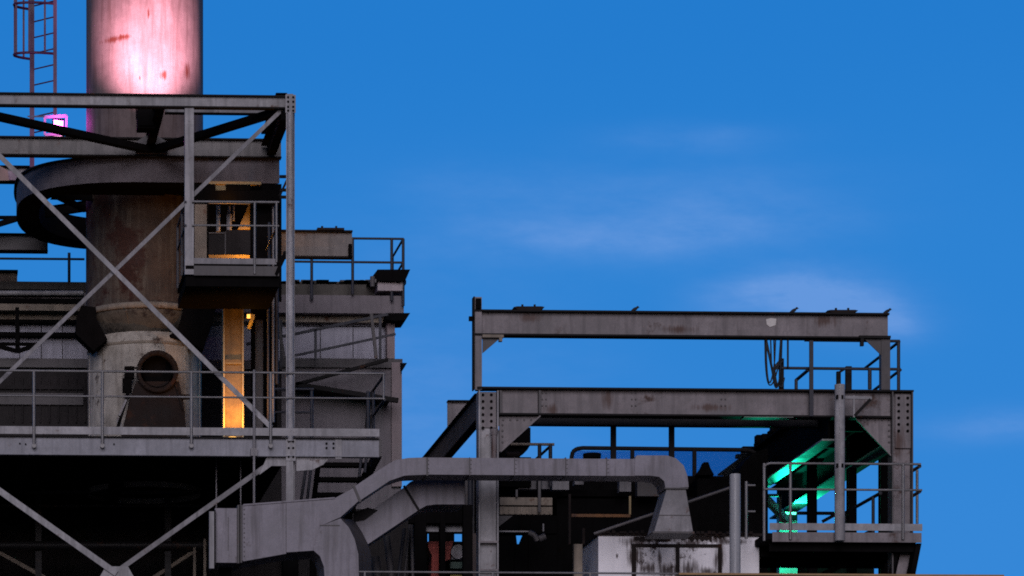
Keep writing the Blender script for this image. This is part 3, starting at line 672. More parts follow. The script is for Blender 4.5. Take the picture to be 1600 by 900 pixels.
# pipes and ledges at the left
for y0, y1, Y, mt, nm in ((449, 453, 77.4, BLACK, 'pipe_tray'), (463, 471, 77.4, BLACK, 'pipe_tray'), (472, 482, 77.4, TAN, 'ledge'), (497, 501, 77.4, BLACK, 'ledge'), (516, 522, 77.4, BLACK, 'ledge')):
    m = MB(); m.pbox(-280, 130, y0, y1, Y + (.35 if y0 > 490 else 0), .2); obj(nm, m, mt, bd)
m = MB(); m.tube(P(-280, 458, 77.4), P(130, 458, 77.4), .05, 10); obj('roof_pipe', m, GREYL, bd)
m = MB(); m.bar(P(-10, 539, 76.7), P(27, 549, 76.7), .08, .08); m.bar(P(27, 549, 76.7), P(55, 540, 76.7), .08, .08); m.pbox(24, 30, 480, 550, 76.75, .1); m.pbox(-200, 58, 533, 537, 76.7, .1); obj('pipe_support', m, BLACK, bd)

# roof guardrail
rr = thing('roof_guardrail', 'dark two-rail guardrail along the roof edge of the plant building', 'guardrail', P(630, 470, 77.5))
YR = 77.45
zt_, zm_ = P(600, 373, YR).z, P(600, 410, YR).z
m = MB(); x1 = P(630, 400, YR).x
for i, z in enumerate((zt_, zm_)):
    m = MB(); m.tube((P(455, 400, YR).x, YR, z), (x1, YR, z), .024, 8); obj('rail', m, DRAIL, rr)
for px, y1 in ((487, 468), (612, 470), (551, 460)):
    x = P(px, 420, YR).x; m = MB(); m.tube((x, YR, P(px, y1, YR).z), (x, YR, zt_), .03, 8); obj('post', m, DRAIL, rr)
m = MB(); m.tube((x1, YR, P(630, 478, YR).z), (x1, YR, zt_), .03, 8); obj('post', m, DRAIL, rr)
m = MB()
for z in (zt_, zm_): m.tube((x1, YR, z), (x1, YR + 1.75, z), .024, 8)
m.tube((x1, YR + 1.75, zm_ - .9), (x1, YR + 1.75, zt_), .03, 8); obj('side_rail', m, DRAIL, rr)
r2 = thing('roof_guardrail', 'thin dark guardrail on the roof below the caged ladder', 'guardrail', P(108, 440, 78.2))
m = MB(); m.tube(P(-260, 402, 78.2), P(132, 405, 78.2), .024, 8); obj('rail', m, DRAIL, r2)
m = MB(); m.tube(P(108, 395, 78.2), P(108, 458, 78.2), .03, 8); obj('post', m, DRAIL, r2)

# outside stair on the building face
es = thing('fire_stair', 'dark zigzag fire stair with sloping handrails on the plant building face', 'stair', P(600, 700, 76.4))
YE = 76.5
def sbar(nm, a, b, w, h, mt=DRAIL, Y=YE): m = MB(); m.bar(P(*a, Y), P(*b, Y), w, h); return obj(nm, m, mt, es)
sbar('handrail', (385, 538), (606, 491), .05, .055); sbar('handrail', (440, 560), (618, 522), .04, .045)
sbar('stringer', (462, 601), (606, 562), .12, .06, FLANGE); sbar('stringer', (462, 601), (622, 626), .12, .09, FLANGE)
for x, y0, y1 in ((493, 515, 562), (594, 496, 560), (439, 500, 575)): sbar('post', (x, y0), (x, y1), .05, .05)
sbar('post', (580, 490), (588, 560), .06, .06, GREYD); sbar('post', (434, 500), (444, 560), .06, .06, GREYD)
sbar('handrail', (432, 610), (470, 607), .05, .05); sbar('handrail', (600, 588), (578, 616), .05, .05, FLANGE); sbar('post', (577, 616), (572, 672), .06, .06, FLANGE)
sbar('handrail', (598, 628), (580, 650), .05, .05, FLANGE); sbar('post', (580, 650), (577, 672), .05, .05, FLANGE)
m = MB()
for k in range(10):
    t = k / 10; q = P(470 + 145 * t, 604 + 22 * t, YE + .1); m.box(q.x - .13, q.x + .13, YE, YE + .7, q.z - .02, q.z)
obj('tread', m, FLANGE, es)
# lower stair below the walkway
ls = thing('steel_stair', 'dark open-tread stair coming down under the walkway end', 'stair', P(540, 790, 72))
for i, (x0, x1, y) in enumerate(((500, 588, 722), (497, 576, 745), (490, 565, 769), (486, 556, 792))):
    m = MB(); m.pbox(x0, x1, y, y + 6, 71.2 + i * .25, .25); obj('tread', m, BLACK, ls)
m = MB(); m.bar(P(592, 706, 71.0), P(536, 815, 72.6), .06, .25); obj('stringer', m, BLACK, ls)
m = MB(); m.bar(P(500, 706, 71.0), P(484, 830, 72.6), .06, .22); obj('stringer', m, BLACK, ls)
for a, b in (((478, 732), (470, 785)), ((486, 730), (479, 790)), ((565, 712), (561, 745)), ((573, 712), (570, 738))):
    m = MB(); m.tube(P(*a, 71.0), P(*b, 71.0), .028, 8); obj('post', m, DRAIL, ls)
m = MB(); m.tube(P(470, 735, 71), P(484, 716, 70.6), .025, 8); obj('handrail', m, DRAIL, ls)
for px in (489, 545):
    m = MB(); q = P(px, 800, 72.8); m.box(q.x - .06, q.x + .06, 72.7, 72.82, 0, P(px, 800, 72.8).z); obj('leg', m, BLACK, ls)
# dark lower hall behind
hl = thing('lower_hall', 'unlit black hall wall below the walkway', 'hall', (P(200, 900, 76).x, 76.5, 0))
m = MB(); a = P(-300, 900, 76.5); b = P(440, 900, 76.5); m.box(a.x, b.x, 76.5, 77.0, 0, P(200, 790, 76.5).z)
obj('wall', m, CONCD, hl)  # the hall's shadow is carried by the dark wall colour
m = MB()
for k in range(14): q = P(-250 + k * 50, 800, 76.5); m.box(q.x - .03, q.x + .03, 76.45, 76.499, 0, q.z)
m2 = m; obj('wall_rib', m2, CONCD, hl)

# pipes in the dark under the walkway
up_ = thing('pipe_run', 'faint dark pipes in the gloom under the walkway', 'pipes', (P(200, 770, 73.5).x, 73.5, 0))
PIP = mat('gloom_pipe', (.022, .020, .022), var=.5, rust=.4)  # pipe colour darkened to carry the gloom
for y, r_, Y in ((768, .05, 73.5), (790, .03, 73.6), (852, .08, 73.8)):
    m = MB(); m.tube(P(-260, y, Y), P(330, y, Y), r_, 10); obj('pipe', m, PIP, up_)
for px in (-150, 60, 262):
    q = P(px, 768, 74); m = MB(); m.box(q.x - .06, q.x + .06, 73.95, 74.07, 0, P(px, 745, 74).z); obj('hanger_post', m, PIP, up_)
# monorail beam sticking out
mo = thing('monorail_beam', 'short rust-edged hoist beam sticking out right of the tower column', 'hoist beam', P(500, 402, 71.9))
xbeam(425, 551, 359, 402, 71.7, .2, mo, (GREYB, FLANGE), name='beam', tf=.03)
m = MB(); m.pbox(496, 538, 355.5, 359, 71.65, .3); m.pbox(502, 505, 353, 356, 71.7, .05); m.pbox(524, 527, 353, 356, 71.7, .05); obj('top_plate', m, RUST, mo)
m = MB(); m.pbox(545, 550, 381, 401, 71.66, .1); obj('end_stop', m, BLACK, mo)
m = MB(); m.box(P(420, 380, 71.7).x, P(424, 380, 71.7).x, 71.7, 71.95, P(420, 402, 71.7).z, P(420, 358, 71.7).z); obj('bearing_plate', m, BLACK, mo)

# ================================================================== RIGHT GANTRY
YG = 66.0
ga = thing('steel_gantry', 'heavy grey steel gantry of two stacked portals with birds on its top beam', 'gantry', (P(1090, 900, YG).x, YG, 0))
def gcol(px0, px1, py0, mats, d=.3):
    a = P(px0, 900, YG); b = P(px1, 900, YG); z1 = P((px0 + px1) / 2, py0, YG).z
    m = MB(); m.box(a.x, a.x + .022, YG, YG + d, 0, z1, 1); m.box(b.x - .022, b.x, YG, YG + d, 0, z1, 1); m.box(a.x + .022, b.x - .022, YG + d/2 - .01, YG + d/2 + .01, 0, z1); return obj('column', m, list(mats), ga)
gcol(748, 779, 610, (GREYL, GREYL)); gcol(1394, 1427, 612, (GANT, GREYD))
m = MB(); m.pbox(753, 775, 613, 668, YG + .11, .02); obj('splice_plate', m, GANT, ga)
m = MB(); m.bolts([(754.5 + 13 * i, 617 + 10.3 * j) for i in range(2) for j in range(6)], YG + .11, .026); m.bolts([(1404 + 14 * i, 622 + 10.3 * j) for i in range(2) for j in range(6)], YG + .09, .026); obj('bolt_set', m, BLACK, ga)
m = MB(); m.pbox(1399, 1424, 616, 700, YG + .09, .03); obj('splice_plate', m, GANT, ga)
m = MB()
for y in (845, 889, 928): m.pbox(750, 779, y, y + 3, YG - .004, .14)
obj('column_stiffener', m, GANT, ga)
m = MB(); m.tube(P(772, 716, YG - .02), P(772, 680, YG - .02), .05, 10); m.tube(P(772, 680, YG - .02), P(772, 671, YG - .02), .06, 10, r2=.075); obj('stub_pipe', m, GANT, ga)
xbeam(780, 1394, 606.5, 650, YG, .3, ga, (GANT, FLANGE), tf=.03, pref=1085)
m = MB(); zt = P(1085, 606.5, YG).z; m.box(P(746, 606, YG).x, P(780, 606, YG).x, YG, YG + .3, zt - .03, zt); m.box(P(1394, 606, YG).x, P(1428, 606, YG).x, YG, YG + .3, zt - .03, zt); obj('cap_plate', m, FLANGE, ga)
m = MB()
for px in (781, 842, 1268): m.pbox(px, px + 3, 610, 646, YG + .02, .12)
obj('web_stiffener', m, GREYD, ga)
m = MB(); m.prism([(780, 651), (843, 651), (782, 706), (780, 706)], YG + .12, .025); obj('gusset_plate', m, GANT, ga)
m = MB(); m.bar(P(843, 651, YG + .03), P(781, 707, YG + .03), .2, .022); obj('gusset_flange', m, GANT, ga)
m = MB(); m.prism([(1334, 651), (1394, 651), (1394, 712), (1391, 712)], YG + .12, .025); obj('gusset_plate', m, GANT, ga)
m = MB(); m.bar(P(1334, 651, YG + .1), P(1393, 713, YG + .1), .05, .022); obj('gusset_flange', m, GANT, ga)
m = MB(); m.bolts([(786 + 11 * i, 656) for i in range(5)] + [(785, 664 + 9 * i) for i in range(4)] + [(1389 - 11 * i, 656) for i in range(5)] + [(1389, 664 + 9 * i) for i in range(4)], YG + .12, .018); m.bolts([(847 + 140 * i + d, 614 + e) for i in range(3) for d in (0, 6) for e in (0, 10, 20)], YG + .14, .014); obj('bolt_set', m, GREYD, ga)
# girders going back
zg = P(745, 655, YG).z
def backg(px, py0, py1, Y1, w, mats, nm='girder', Ys=YG + .3):
    p1 = P(px, py1, YG); h = P(px, py0, YG).z - p1.z; m = MB(); m.ibeam((p1.x, Ys, p1.z + h/2), (p1.x, Y1, p1.z + h/2), h, w, .03, .03, mf=1); return obj(nm, m, list(mats), ga)
backg(752, 610, 655, 74.2, .14, (GREYD, BLACK))
def pale_girder(px, py0, py1, Y1, w):
    p1 = P(px, py1, YG); h = P(px, py0, YG).z - p1.z; m = MB(); ya = YG + .3
    m.bar((p1.x, ya, p1.z + .015), (p1.x, Y1, p1.z + .015), w, .03, 1); m.bar((p1.x, ya, p1.z + h/2), (p1.x, Y1, p1.z + h/2), .03, h - .06, 0); m.bar((p1.x, ya, p1.z + h - .015), (p1.x, Y1, p1.z + h - .015), w, .03, 0)
    return obj('girder', m, [BLACK, GREENISH], ga)  # shaded web and top coloured black, green-lit bottom flange pale
pale_girder(1302, 614, 684, 75.0, .25); pale_girder(1397, 640, 694, 75.0, .32)
m = MB(); pa = P(1163, 650, YG); pb = P(1240, 650, YG); m.box(pa.x, pb.x, YG + .01, YG + .29, pa.z - .016, pa.z - .003); obj('green_catch_plate', m, GREENISH, ga)  # pale plate added under the flange to catch green light
m = MB(); a = P(1308, 640, YG); b = P(1400, 640, YG); m.box(a.x + .05, b.x - .05, YG + .35, 75, a.z + .1, a.z + .14); obj('floor_plate', m, BLACK, ga)
m = MB()
for Y in (67.6, 69.4, 71.2, 73.0): m.box(a.x + .02, b.x - .02, Y, Y + .1, a.z - .1, a.z + .098)
obj('cross_joist', m, BLACK, ga)
m = MB()
for k in range(16):
    Y = 66.8 + k * .42; w = random.uniform(.1, .22); h = random.uniform(.05, .2); x = a.x - .12 + random.uniform(-.04, .04); zz = P(1308, 612, YG).z; m.box(x - .06, x + .14, Y, Y + w, zz, zz + h)
obj('cable_tray', m, BLACK, ga)
# second row beam behind and thin posts
xbeam(779, 1290, 650, 666, 67.0, .12, ga, (GREYD, FLANGE), name='rear_beam', tf=.014)
for px in (955, 1046):
    m = MB(); m.pbox(px, px + 8, 655, 730, 67.2, .08); obj('post', m, FLANGE, ga)
# rear beam end at the left
xbeam(700, 760, 625, 668, 70.4, .2, ga, (GANT, FLANGE), name='rear_beam')
# rear columns
for px, Y, y0 in ((1264, 69.8, 660), (1326, 68.6, 660), (1376, 68.5, 690)):
    m = MB(); a = P(px, 900, Y); w = S(13 if px < 1370 else 18, Y); m.box(a.x, a.x + w, Y, Y + .02, 0, P(px, y0, Y).z); m.box(a.x + w/2 - .01, a.x + w/2 + .01, Y + .02, Y + .16, 0, P(px, y0, Y).z); m.box(a.x, a.x + w, Y + .16, Y + .18, 0, P(px, y0, Y).z); obj('column', m, BLACK, ga)
m = MB(); a = P(1218, 900, 73.7); b = P(1246, 900, 73.7); m.box(a.x, b.x, 73.7, 73.95, 0, P(1232, 800, 73.7).z); obj('column', m, GREENISH, ga)
m = MB(); m.bar(P(1190, 772, 71.5), P(1228, 812, 72.3), .12, .12); m.bar(P(1190, 780, 71.2), P(1192, 812, 71.6), .1, .1); obj('brace', m, GREENISH, ga)
m = MB(); m.bar(P(1196, 774, 71.8), P(1219, 774, 71.8), .05, .05); m.bar(P(1219, 773, 71.8), P(1219, 815, 71.8), .04, .05); obj('lamp_frame', m, GREYD, ga)
m = MB(); m.pbox(1248, 1318, 799, 803, 70.4, .12); m.bar(P(1285, 815, 70), P(1318, 797, 70), .06, .06); obj('tie_beam', m, FLANGE, ga)
# upper portal
xbeam(742, 1390, 486, 526, YG + .02, .26, ga, (GANT, FLANGE), tf=.03, pref=1066)
m = MB(); a = P(740, 608, YG); m.box(a.x, a.x + .022, YG, YG + .2, P(740, 608, YG).z, P(740, 463, YG).z, 1); m.box(a.x + .022, a.x + .15, YG + .05, YG + .07, P(740, 608, YG).z, P(740, 463, YG).z); m.box(a.x + .12, a.x + .15, YG + .03, YG + .16, P(740, 608, YG).z, P(740, 528, YG).z); obj('upper_post', m, [GANT, FLANGE], ga)
m = MB(); m.pbox(744, 752, 466, 482, YG - .02, .1); m.pbox(733, 741, 494, 501, YG + .0, .06); obj('end_stop', m, BLACK, ga)
m = MB(); m.prism([(754, 528), (782, 528), (754, 552)], YG + .06, .02); obj('gusset_plate', m, GREYD, ga)
m = MB(); m.pbox(754, 787, 522.5, 527, YG - .02, .2); m.pbox(780, 785, 527, 533, YG - .02, .1); obj('seat_plate', m, TAN, ga)
m = MB(); a = P(1378, 608, YG); b = P(1392, 608, YG); m.box(a.x, b.x, YG + .04, YG + .06, a.z, P(1385, 527, YG).z); m.box(b.x - .02, b.x, YG + .06, YG + .2, a.z, P(1385, 527, YG).z); m.box(a.x, a.x + .02, YG + .06, YG + .2, a.z, P(1385, 527, YG).z); obj('upper_post', m, GREYD, ga)
m = MB(); m.prism([(1350, 529), (1378, 529), (1378, 556)], YG + .06, .02); obj('gusset_plate', m, GREYD, ga)
m = MB(); m.pbox(1343, 1392, 524, 528, YG - .02, .2); m.pbox(1345, 1350, 528, 540, YG - .01, .08); obj('seat_plate', m, FLANGE, ga)
m = MB(); m.prism([(1197, 499), (1204, 497), (1213, 498), (1212, 508), (1203, 511), (1198, 507)], YG + .125, .01); obj('paint_patch', m, mat('pale_paint_patch', (.62, .58, .55), var=.15), ga)
# saucer shaped plates on the top beam
def saucer(label, px0, px1, py0, py1):
    t = thing('cover_plate', label, 'plate', P((px0 + px1) / 2, py1, YG + .1))
    m = MB(); m.prism([(px0, py0 + 1), (px0 + 5, py0), (px1 - 5, py0), (px1, py0 + 1), (px1 - 7, py1), (px0 + 7, py1)], YG + .02, .24); obj('plate', m, RUST, t)
    m = MB()
    for f in (.28, .68): m.pbox(px0 + (px1 - px0) * f - 1.5, px0 + (px1 - px0) * f + 1.5, py0 - 3, py0, YG + .1, .03)
    obj('lug', m, FLANGE, t)
saucer('flat rusty plate with two lugs on the left part of the top gantry beam', 803, 851, 478.5, 484.3)
saucer('flat rusty plate with two lugs on the right part of the top gantry beam', 1293, 1341, 484, 488.2)
# small birds on the beam
def bird_mesh():
    m = MB(); n = 10
    prof = [(-.085, .004), (-.06, .016), (-.03, .03), (.0, .034), (.03, .028), (.045, .02)]
    vs = []; 
    for x, r in prof:
        for i in range(n): a = 2*math.pi*i/n; vs.append((x, r*math.cos(a)*.85, .05 + x*.45 + r*math.sin(a)))
    m.add(vs, [(j*n+i, j*n+(i+1)%n, (j+1)*n+(i+1)%n, (j+1)*n+i) for j in range(len(prof)-1) for i in range(n)] + [tuple(range(n))[::-1]], 0, True)
    m.lathe([(.001, -.023), (.017, -.015), (.023, 0), (.017, .015), (.001, .023)], (.055, 0, .088), 10)
    m.tube((.07, 0, .088), (.098, 0, .084), .007, 6, r2=.001)
    m.bar((-.08, 0, .015), (-.14, 0, -.005), .03, .008)
    m.tube((.0, .012, .0), (.005, .012, .03), .003, 5); m.tube((.0, -.012, .0), (.005, -.012, .03), .003, 5)
    return m
bm_ = bird_mesh()
for i, (px, py, rz, lab) in enumerate(((992, 487, 20, 'small dark bird perched near the middle of the top gantry beam'), (1240, 488.5, -15, 'small dark bird perched just left of the right plate on the top beam'), (1386, 490, 10, 'small dark bird perched at the right end of the top gantry beam'))):
    if i == 0: bo = first = obj('bird', bm_, FEATHER)
    else: bo = first.copy(); scn.collection.objects.link(bo)
    q = P(px, py, YG + .15); q.z = P(1066, 486, YG + .02).z + .001; bo.location = q; bo.rotation_euler = (0, 0, R(rz)); tag(bo, lab, 'bird', 'birds perched on the gantry')

# upper guardrail on the gantry
ug = thing('guardrail', 'dark guardrail on top of the middle gantry beam, under the beam end', 'guardrail', P(1330, 606, YG + .2))
YU = YG + .2
def ur(a, b, r=.022, Y=YU, Y2=None, nm='rail'): m = MB(); m.tube(P(*a, Y), P(*b, Y if Y2 is None else Y2), r, 8); return obj(nm, m, DRAIL, ug)
ur((1257, 531.5), (1406, 533), .026); ur((1214, 575), (1407, 577), .026)
m = MB(); m.pbox(1265, 1271, 532, 650, YU - .24, .04); obj('post', m, DRAIL, ug)
ur((1380, 533), (1380, 608), .03, nm='post'); ur((1404, 535), (1404, 612), .03, nm='post')
ur((1405, 534), (1352, 575), .026, YU, YU + 2.3, 'return_rail'); ur((1407, 578), (1365, 610), .026, YU, YU + 2.0, 'return_rail')
ur((1359, 575), (1359, 608), .035, nm='post'); ur((1263, 578), (1244, 594), .03, YU, YU + .8, 'return_rail'); ur((1244, 593), (1244, 608), .03, nm='post')
for px0, px1, y0 in ((1308, 1314, 580), (1322, 1331, 572)):
    m = MB(); m.pbox(px0, px1, y0, 612, YU + .3, .08); obj('stanchion', m, FLANGE, ug)
m = MB(); m.bar(P(1311, 582, YU + .3), P(1322, 575, YU + .3), .04, .04); obj('stanchion', m, FLANGE, ug)
m = MB(); m.pbox(1218, 1225, 560, 608, YU, .07); obj('stanchion', m, FLANGE, ug)
ur((1208, 577), (1222, 560), .025, nm='bracket')
# bundle of hanging cables
cbm = MB()
def hang(pts, r=.014): cbm.path([P(x, y, YG + .12 + d) for x, y, d in pts], r, 6)
def loop(x0, x1, yb, n=14, r=.013, xs=0):
    pts = []
    for i in range(n + 1):
        t = i / n; x = x0 + (x1 - x0) * t + xs * math.sin(math.pi * t); y = 526 + (yb - 526) * math.sin(math.pi * t) ** .45; pts.append((x, y, .03 * math.sin(3 * t + x0)))
    hang(pts, r)
loop(1195, 1220, 602, xs=-4); loop(1197, 1212, 598, xs=-2); loop(1204, 1222, 606); loop(1209, 1221, 600, r=.012)
hang([(1196, 526, 0), (1203, 560, 0), (1209, 590, .02), (1214, 604, .02)], .022); hang([(1231, 526, 0), (1231, 574, 0)], .018); hang([(1221, 526, 0), (1220, 562, 0)], .014)
hang([(1209, 580, 0), (1224, 563, 0)], .018); hang([(1208, 575, 0), (1212, 600, 0), (1222, 605, 0), (1225, 590, 0)], .02)
cbo = origin(obj('cable_bundle', cbm, RUBBER), P(1210, 526, YG + .12)); tag(cbo, 'looped bundle of black cables hanging from the top gantry beam', 'cables')

# ================================================================== RIGHT BALCONY
rb = thing('side_platform', 'grey side platform with two-rail guardrail and green light, hung on the gantry', 'platform', P(1325, 850, YG - .3))
YP = YG - .35
xl = P(1207, 840, YP).x; xr = P(1440, 840, YP).x
m = MB(); m.box(xl, xr, YP, YP + .02, P(1320, 847, YP).z, P(1320, 832, YP).z); obj('edge_beam', m, GANT, rb)
m = MB(); m.box(xl - .05, xr + .01, YP - .012, YP, P(1320, 829, YP).z, P(1320, 818, YP).z); obj('toe_plate', m, GREYL, rb)
zd = P(1320, 834, YP).z
m = MB(); m.box(xl - .1, xr, YP + .03, YP + 2.5, zd - .1, zd + .01); obj('deck', m, BLACK, rb)
m = MB()
for k in range(4): m.box(xl, xr - .05, YP + .2 + k * .7, YP + .28 + k * .7, zd - .28, zd - .101)
m.bar((xr - .3, YP + .4, zd - .12), (P(1400, 895, YP).x, YP + .5, P(1400, 915, YP).z), .1, .1); m.bar((xr - .6, YP + 1.5, zd - .12), (P(1250, 895, YP).x, YP + 1.5, P(1250, 915, YP).z), .08, .1); obj('bracket', m, BLACK, rb)
z1, z2 = P(1320, 725, YP).z, P(1320, 765.5, YP).z
m = MB(); m.tube((P(1203, 725, YP).x, YP - .03, z1), (xr - .02, YP - .03, z1), .021, 8); m.path([(P(1203, 725, YP).x, YP - .03, z1), (P(1197, 725, YP).x, YP - .03, z1 - .02), (P(1193, 725, YP).x, YP, z1 - .07)], .021); obj('rail', m, RAIL, rb)
m = MB(); m.tube((P(1192, 765, YP).x, YP - .03, z2), (xr, YP - .03, z2), .019, 8); obj('rail', m, RAIL, rb)
for px, yb, Y in ((1194, 845, YP), (1235, 843, YP - .03), (1411, 843, YP - .03), (1433, 818, YP + .6)):
    x = P(px, 780, Y).x; m = MB(); m.tube((x, Y, P(px, yb, Y).z), (x, Y, z1), .026, 8); obj('post', m, RAIL, rb)
m = MB()
for z in (z1 - .03, z2 - .02): m.tube((xr - .03, YP, z), (xr - .03, YP + 2.0, z), .03, 8)
obj('return_rail', m, DRAIL, rb)
m = MB(); x = P(1394, 780, YG).x
for z in (z1 - .32, z2 - .45): m.tube((x, YG + .8, z), (x - .05, YG + 3.6, z), .032, 8)
for Y in (YG + 1.2, YG + 3.2): m.tube((x - .03, Y, zd), (x - .03, Y, z1 - .32), .03, 8)
obj('inner_rail', m, DRAIL, rb)
m = MB(); x = P(1166, 780, YP + .3).x
for y0 in (754, 795): m.tube((x, YP + .3, P(1166, y0, YP).z), (P(1186, 780, YP).x, YP + .3, P(1166, y0, YP).z), .018, 8)
m.tube((x, YP + .3, P(1166, 838, YP).z), (x, YP + .3, P(1166, 748, YP).z), .026, 8); obj('gate_rail', m, RAIL, rb)
for px in (1422,):
    m = MB(); a = P(1432, 848, YP + .1)
    m.prism([(1432, 849), (1440, 849), (1428, 910), (1420, 910)], YP + .1, .3); obj('bracket', m, BLACK, rb)
po_ = thing('steel_post', 'tall round grey post standing on the side platform front edge', 'post', P(1312, 845, YP - .1))
m = MB(); m.tube(P(1312, 845, YP - .1), P(1312, 601, YP - .1), S(8, YP), 20); obj('shaft', m, GREYL, po_)
m = MB()
for y in (620, 727): m.pbox(1307, 1310, y - 3, y + 3, YP - .2, .03); m.pbox(1315, 1318, y - 3, y + 3, YP - .2, .03)
obj('bolt_set', m, BLACK, po_)
m = MB(); m.bar(P(1320, 621, YP - .05), P(1362, 622, YP - .05), .04, .05); m.bar(P(1360, 624, YP - .05), P(1335, 650, YP - .05), .04, .05, 1); m.bar(P(1334, 618, YP - .05), P(1334, 652, YP - .05), .03, .03); obj('arm', m, [GREYL, FLANGE], po_)

gl = thing('floodlight', 'green-lensed floodlight at the rear foot of the gantry column', 'floodlight', P(1234, 812, 73.2))
m = MB(); m.pbox(1222, 1246, 804, 811, 73.1, .1); hsg = obj('housing', m, BLACK, gl)
m = MB(); m.pbox(1224, 1244, 800, 803.5, 73.08, .1); obj('lens', m, LENS_GREEN, hsg)
lamp('SPOT', 'green_glow', gl, P(1234, 806, 72.9), P(1345, 705, 69.0), 400, (.01, 1, .56), .08, 150, .3)
lamp('POINT', 'green_glow', gl, P(1232, 806, 72.6), None, 40, (.01, 1, .56), .08)  # added point for green spill around the floodlight
lamp('SPOT', 'green_glow', gl, P(1232, 850, 73.0), P(1232, 885, 73.7), 75, (.01, 1, .56), .08, 130, .4)  # added spot to brighten the column foot, no second fixture

# ================================================================== ROUND POST + ROD
rp = thing('steel_post', 'smooth round grey post beside the white tank, lower than the platform post', 'post', (P(1148, 900, 65.4).x, 65.4, 0))
m = MB(); q = P(1148.5, 741, 65.4); m.tube((q.x, 65.4, 0), q, S(8.6, 65.4), 24); obj('shaft', m, mat('smooth_grey_post', (.34, .34, .36), rough=.4, var=.15, streak=.2), rp)
rd = MB(); rd.tube(P(928, 834, 65.55), P(1141, 762, 65.45), .025, 8); rdo = origin(obj('stay_rod', rd, GREYD), P(928, 834, 65.55)); tag(rdo, 'thin slanting rod rising to the round post over the white tank', 'rod')

# ================================================================== WHITE TANK
tk = thing('white_tank', 'white painted tank box with rust-eaten hatch at the bottom', 'tank', (P(1090, 900, 66.6).x, 67.5, 0))
YT = 66.6
m = MB(); a = P(935, 900, YT); b = P(1186, 900, YT); zt = P(1090, 838, YT).z; m.box(a.x, b.x, YT, YT + 2.2, 0, zt); obj('body', m, WHITE, tk)
m = MB(); m.box(a.x - .04, b.x + .1, YT - .05, YT + 2.25, zt, zt + .05); obj('top_plate', m, RUST, tk)
m = MB()
for k in range(26): q = P(940 + k * 9.3 + random.uniform(-3, 3), 836, YT - .06); m.box(q.x - .03, q.x + .03, YT - .1, YT + .1, zt + .03, zt + random.uniform(.06, .09))
obj('bolt_set', m, RUST, tk)
for x0, x1 in ((994, 1056), (1062, 1122)):
    m = MB(); m.pbox(x0, x1, 855, 940, YT - .05, .045); obj('hatch_door', m, WHITER, tk)
m = MB(); m.pbox(988, 994, 850, 940, YT - .07, .07); m.pbox(1122, 1128, 850, 940, YT - .07, .07); m.pbox(988, 1128, 850, 854.5, YT - .075, .075); m.pbox(1056.5, 1061.5, 855, 940, YT - .065, .06); obj('hatch_frame', m, RUST, tk)
m = MB()
for xa, xb, yb in ((991, 1047, 847), (1064, 1112, 846), (1116, 1132, 843)):
    up_pts = [(x, 838.6) for x in (xa, xb)]; lo = []
    x = xb
    while x > xa: lo.append((x, yb + random.uniform(-4.5, 2.5))); x -= random.uniform(2, 5)
    m.prism(up_pts + lo + [(xa, yb - 3)], YT - .012, .014)
obj('rust_strip', m, RUST, tk)
m = MB(); m.pbox(988, 1120, 846.5, 849.5, YT - .09, .09); obj('hatch_lip', m, WHITER, tk)

# ================================================================== DUCTS
YD = 64.6
du = thing('air_duct', 'large branched grey sheet-metal duct passing in front of the gantry', 'duct', P(560, 880, YD))
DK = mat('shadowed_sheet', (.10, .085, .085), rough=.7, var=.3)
m = MB(); m.prism([(379, 790), (522, 779), (553, 762), (561, 782), (532, 808), (500, 822), (492, 860), (447, 863), (379, 875)], YD, 1.1); obj('main_box', m, DUCT, du)
m = MB(); m.prism([(500, 822), (532, 810), (545, 824), (554, 842), (560, 866), (561, 925), (509, 925), (506, 885), (500, 869), (490, 860)], YD - .03, .9); obj('drop_elbow', m, DUCT, du)
m = MB()
for k in range(11): q = P(381.5, 796 + k * 7.3, YD - .0); m.tube(q, q + Vector((0, -.015, 0)), .011, 6)
for x in [669.5] + [736, 806, 886, 950]:
    for k in range(4): q = P(x, 719 + k * 6.5, YD); m.tube(q, q + Vector((0, -.012, 0)), .009, 6)
obj('rivet_set', m, GREYD, du)
m = MB(); m.pbox(379, 380.5, 789, 876, YD - .02, .02); m.bar(P(380, 789, YD - .012), P(523, 778, YD - .012), .02, .025); m.bar(P(380, 876, YD - .012), P(447, 864, YD - .012), .02, .025); obj('edge_angle', m, DUCT, du)
m = MB()
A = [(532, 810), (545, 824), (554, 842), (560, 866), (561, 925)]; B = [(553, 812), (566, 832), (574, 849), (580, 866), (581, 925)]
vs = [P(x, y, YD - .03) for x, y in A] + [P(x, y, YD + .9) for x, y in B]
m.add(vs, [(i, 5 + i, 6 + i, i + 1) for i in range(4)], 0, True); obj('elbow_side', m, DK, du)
m = MB(); m.prism([(554, 760), (597, 731), (617, 719), (638, 715.5), (667, 714.5), (667, 741.5), (632, 743), (609, 751), (561, 783)], YD, .62); obj('upper_branch', m, DUCT, du)
m = MB(); xs = [668, 734, 804, 884, 948, 993]
for i in range(5):
    a = P(xs[i], 742, YD); b = P(xs[i + 1], 742, YD); zt = P(830, 716, YD).z; zb = P(830, 742.5, YD).z; m.box(a.x + .004, b.x - .004, YD, YD + .62, zb, zt)
obj('straight_run', m, DUCT, du)
m = MB()
for x in [667.5] + xs[1:5]: m.pbox(x - (1.2 if x < 670 else .6), x + (1.2 if x < 670 else .6), 714.5, 743.5, YD - .012, .63)
m.bar(P(552, 758, YD - .01), P(563, 784, YD - .01), .03, .04)
obj('seam_flange', m, GREYD, du)
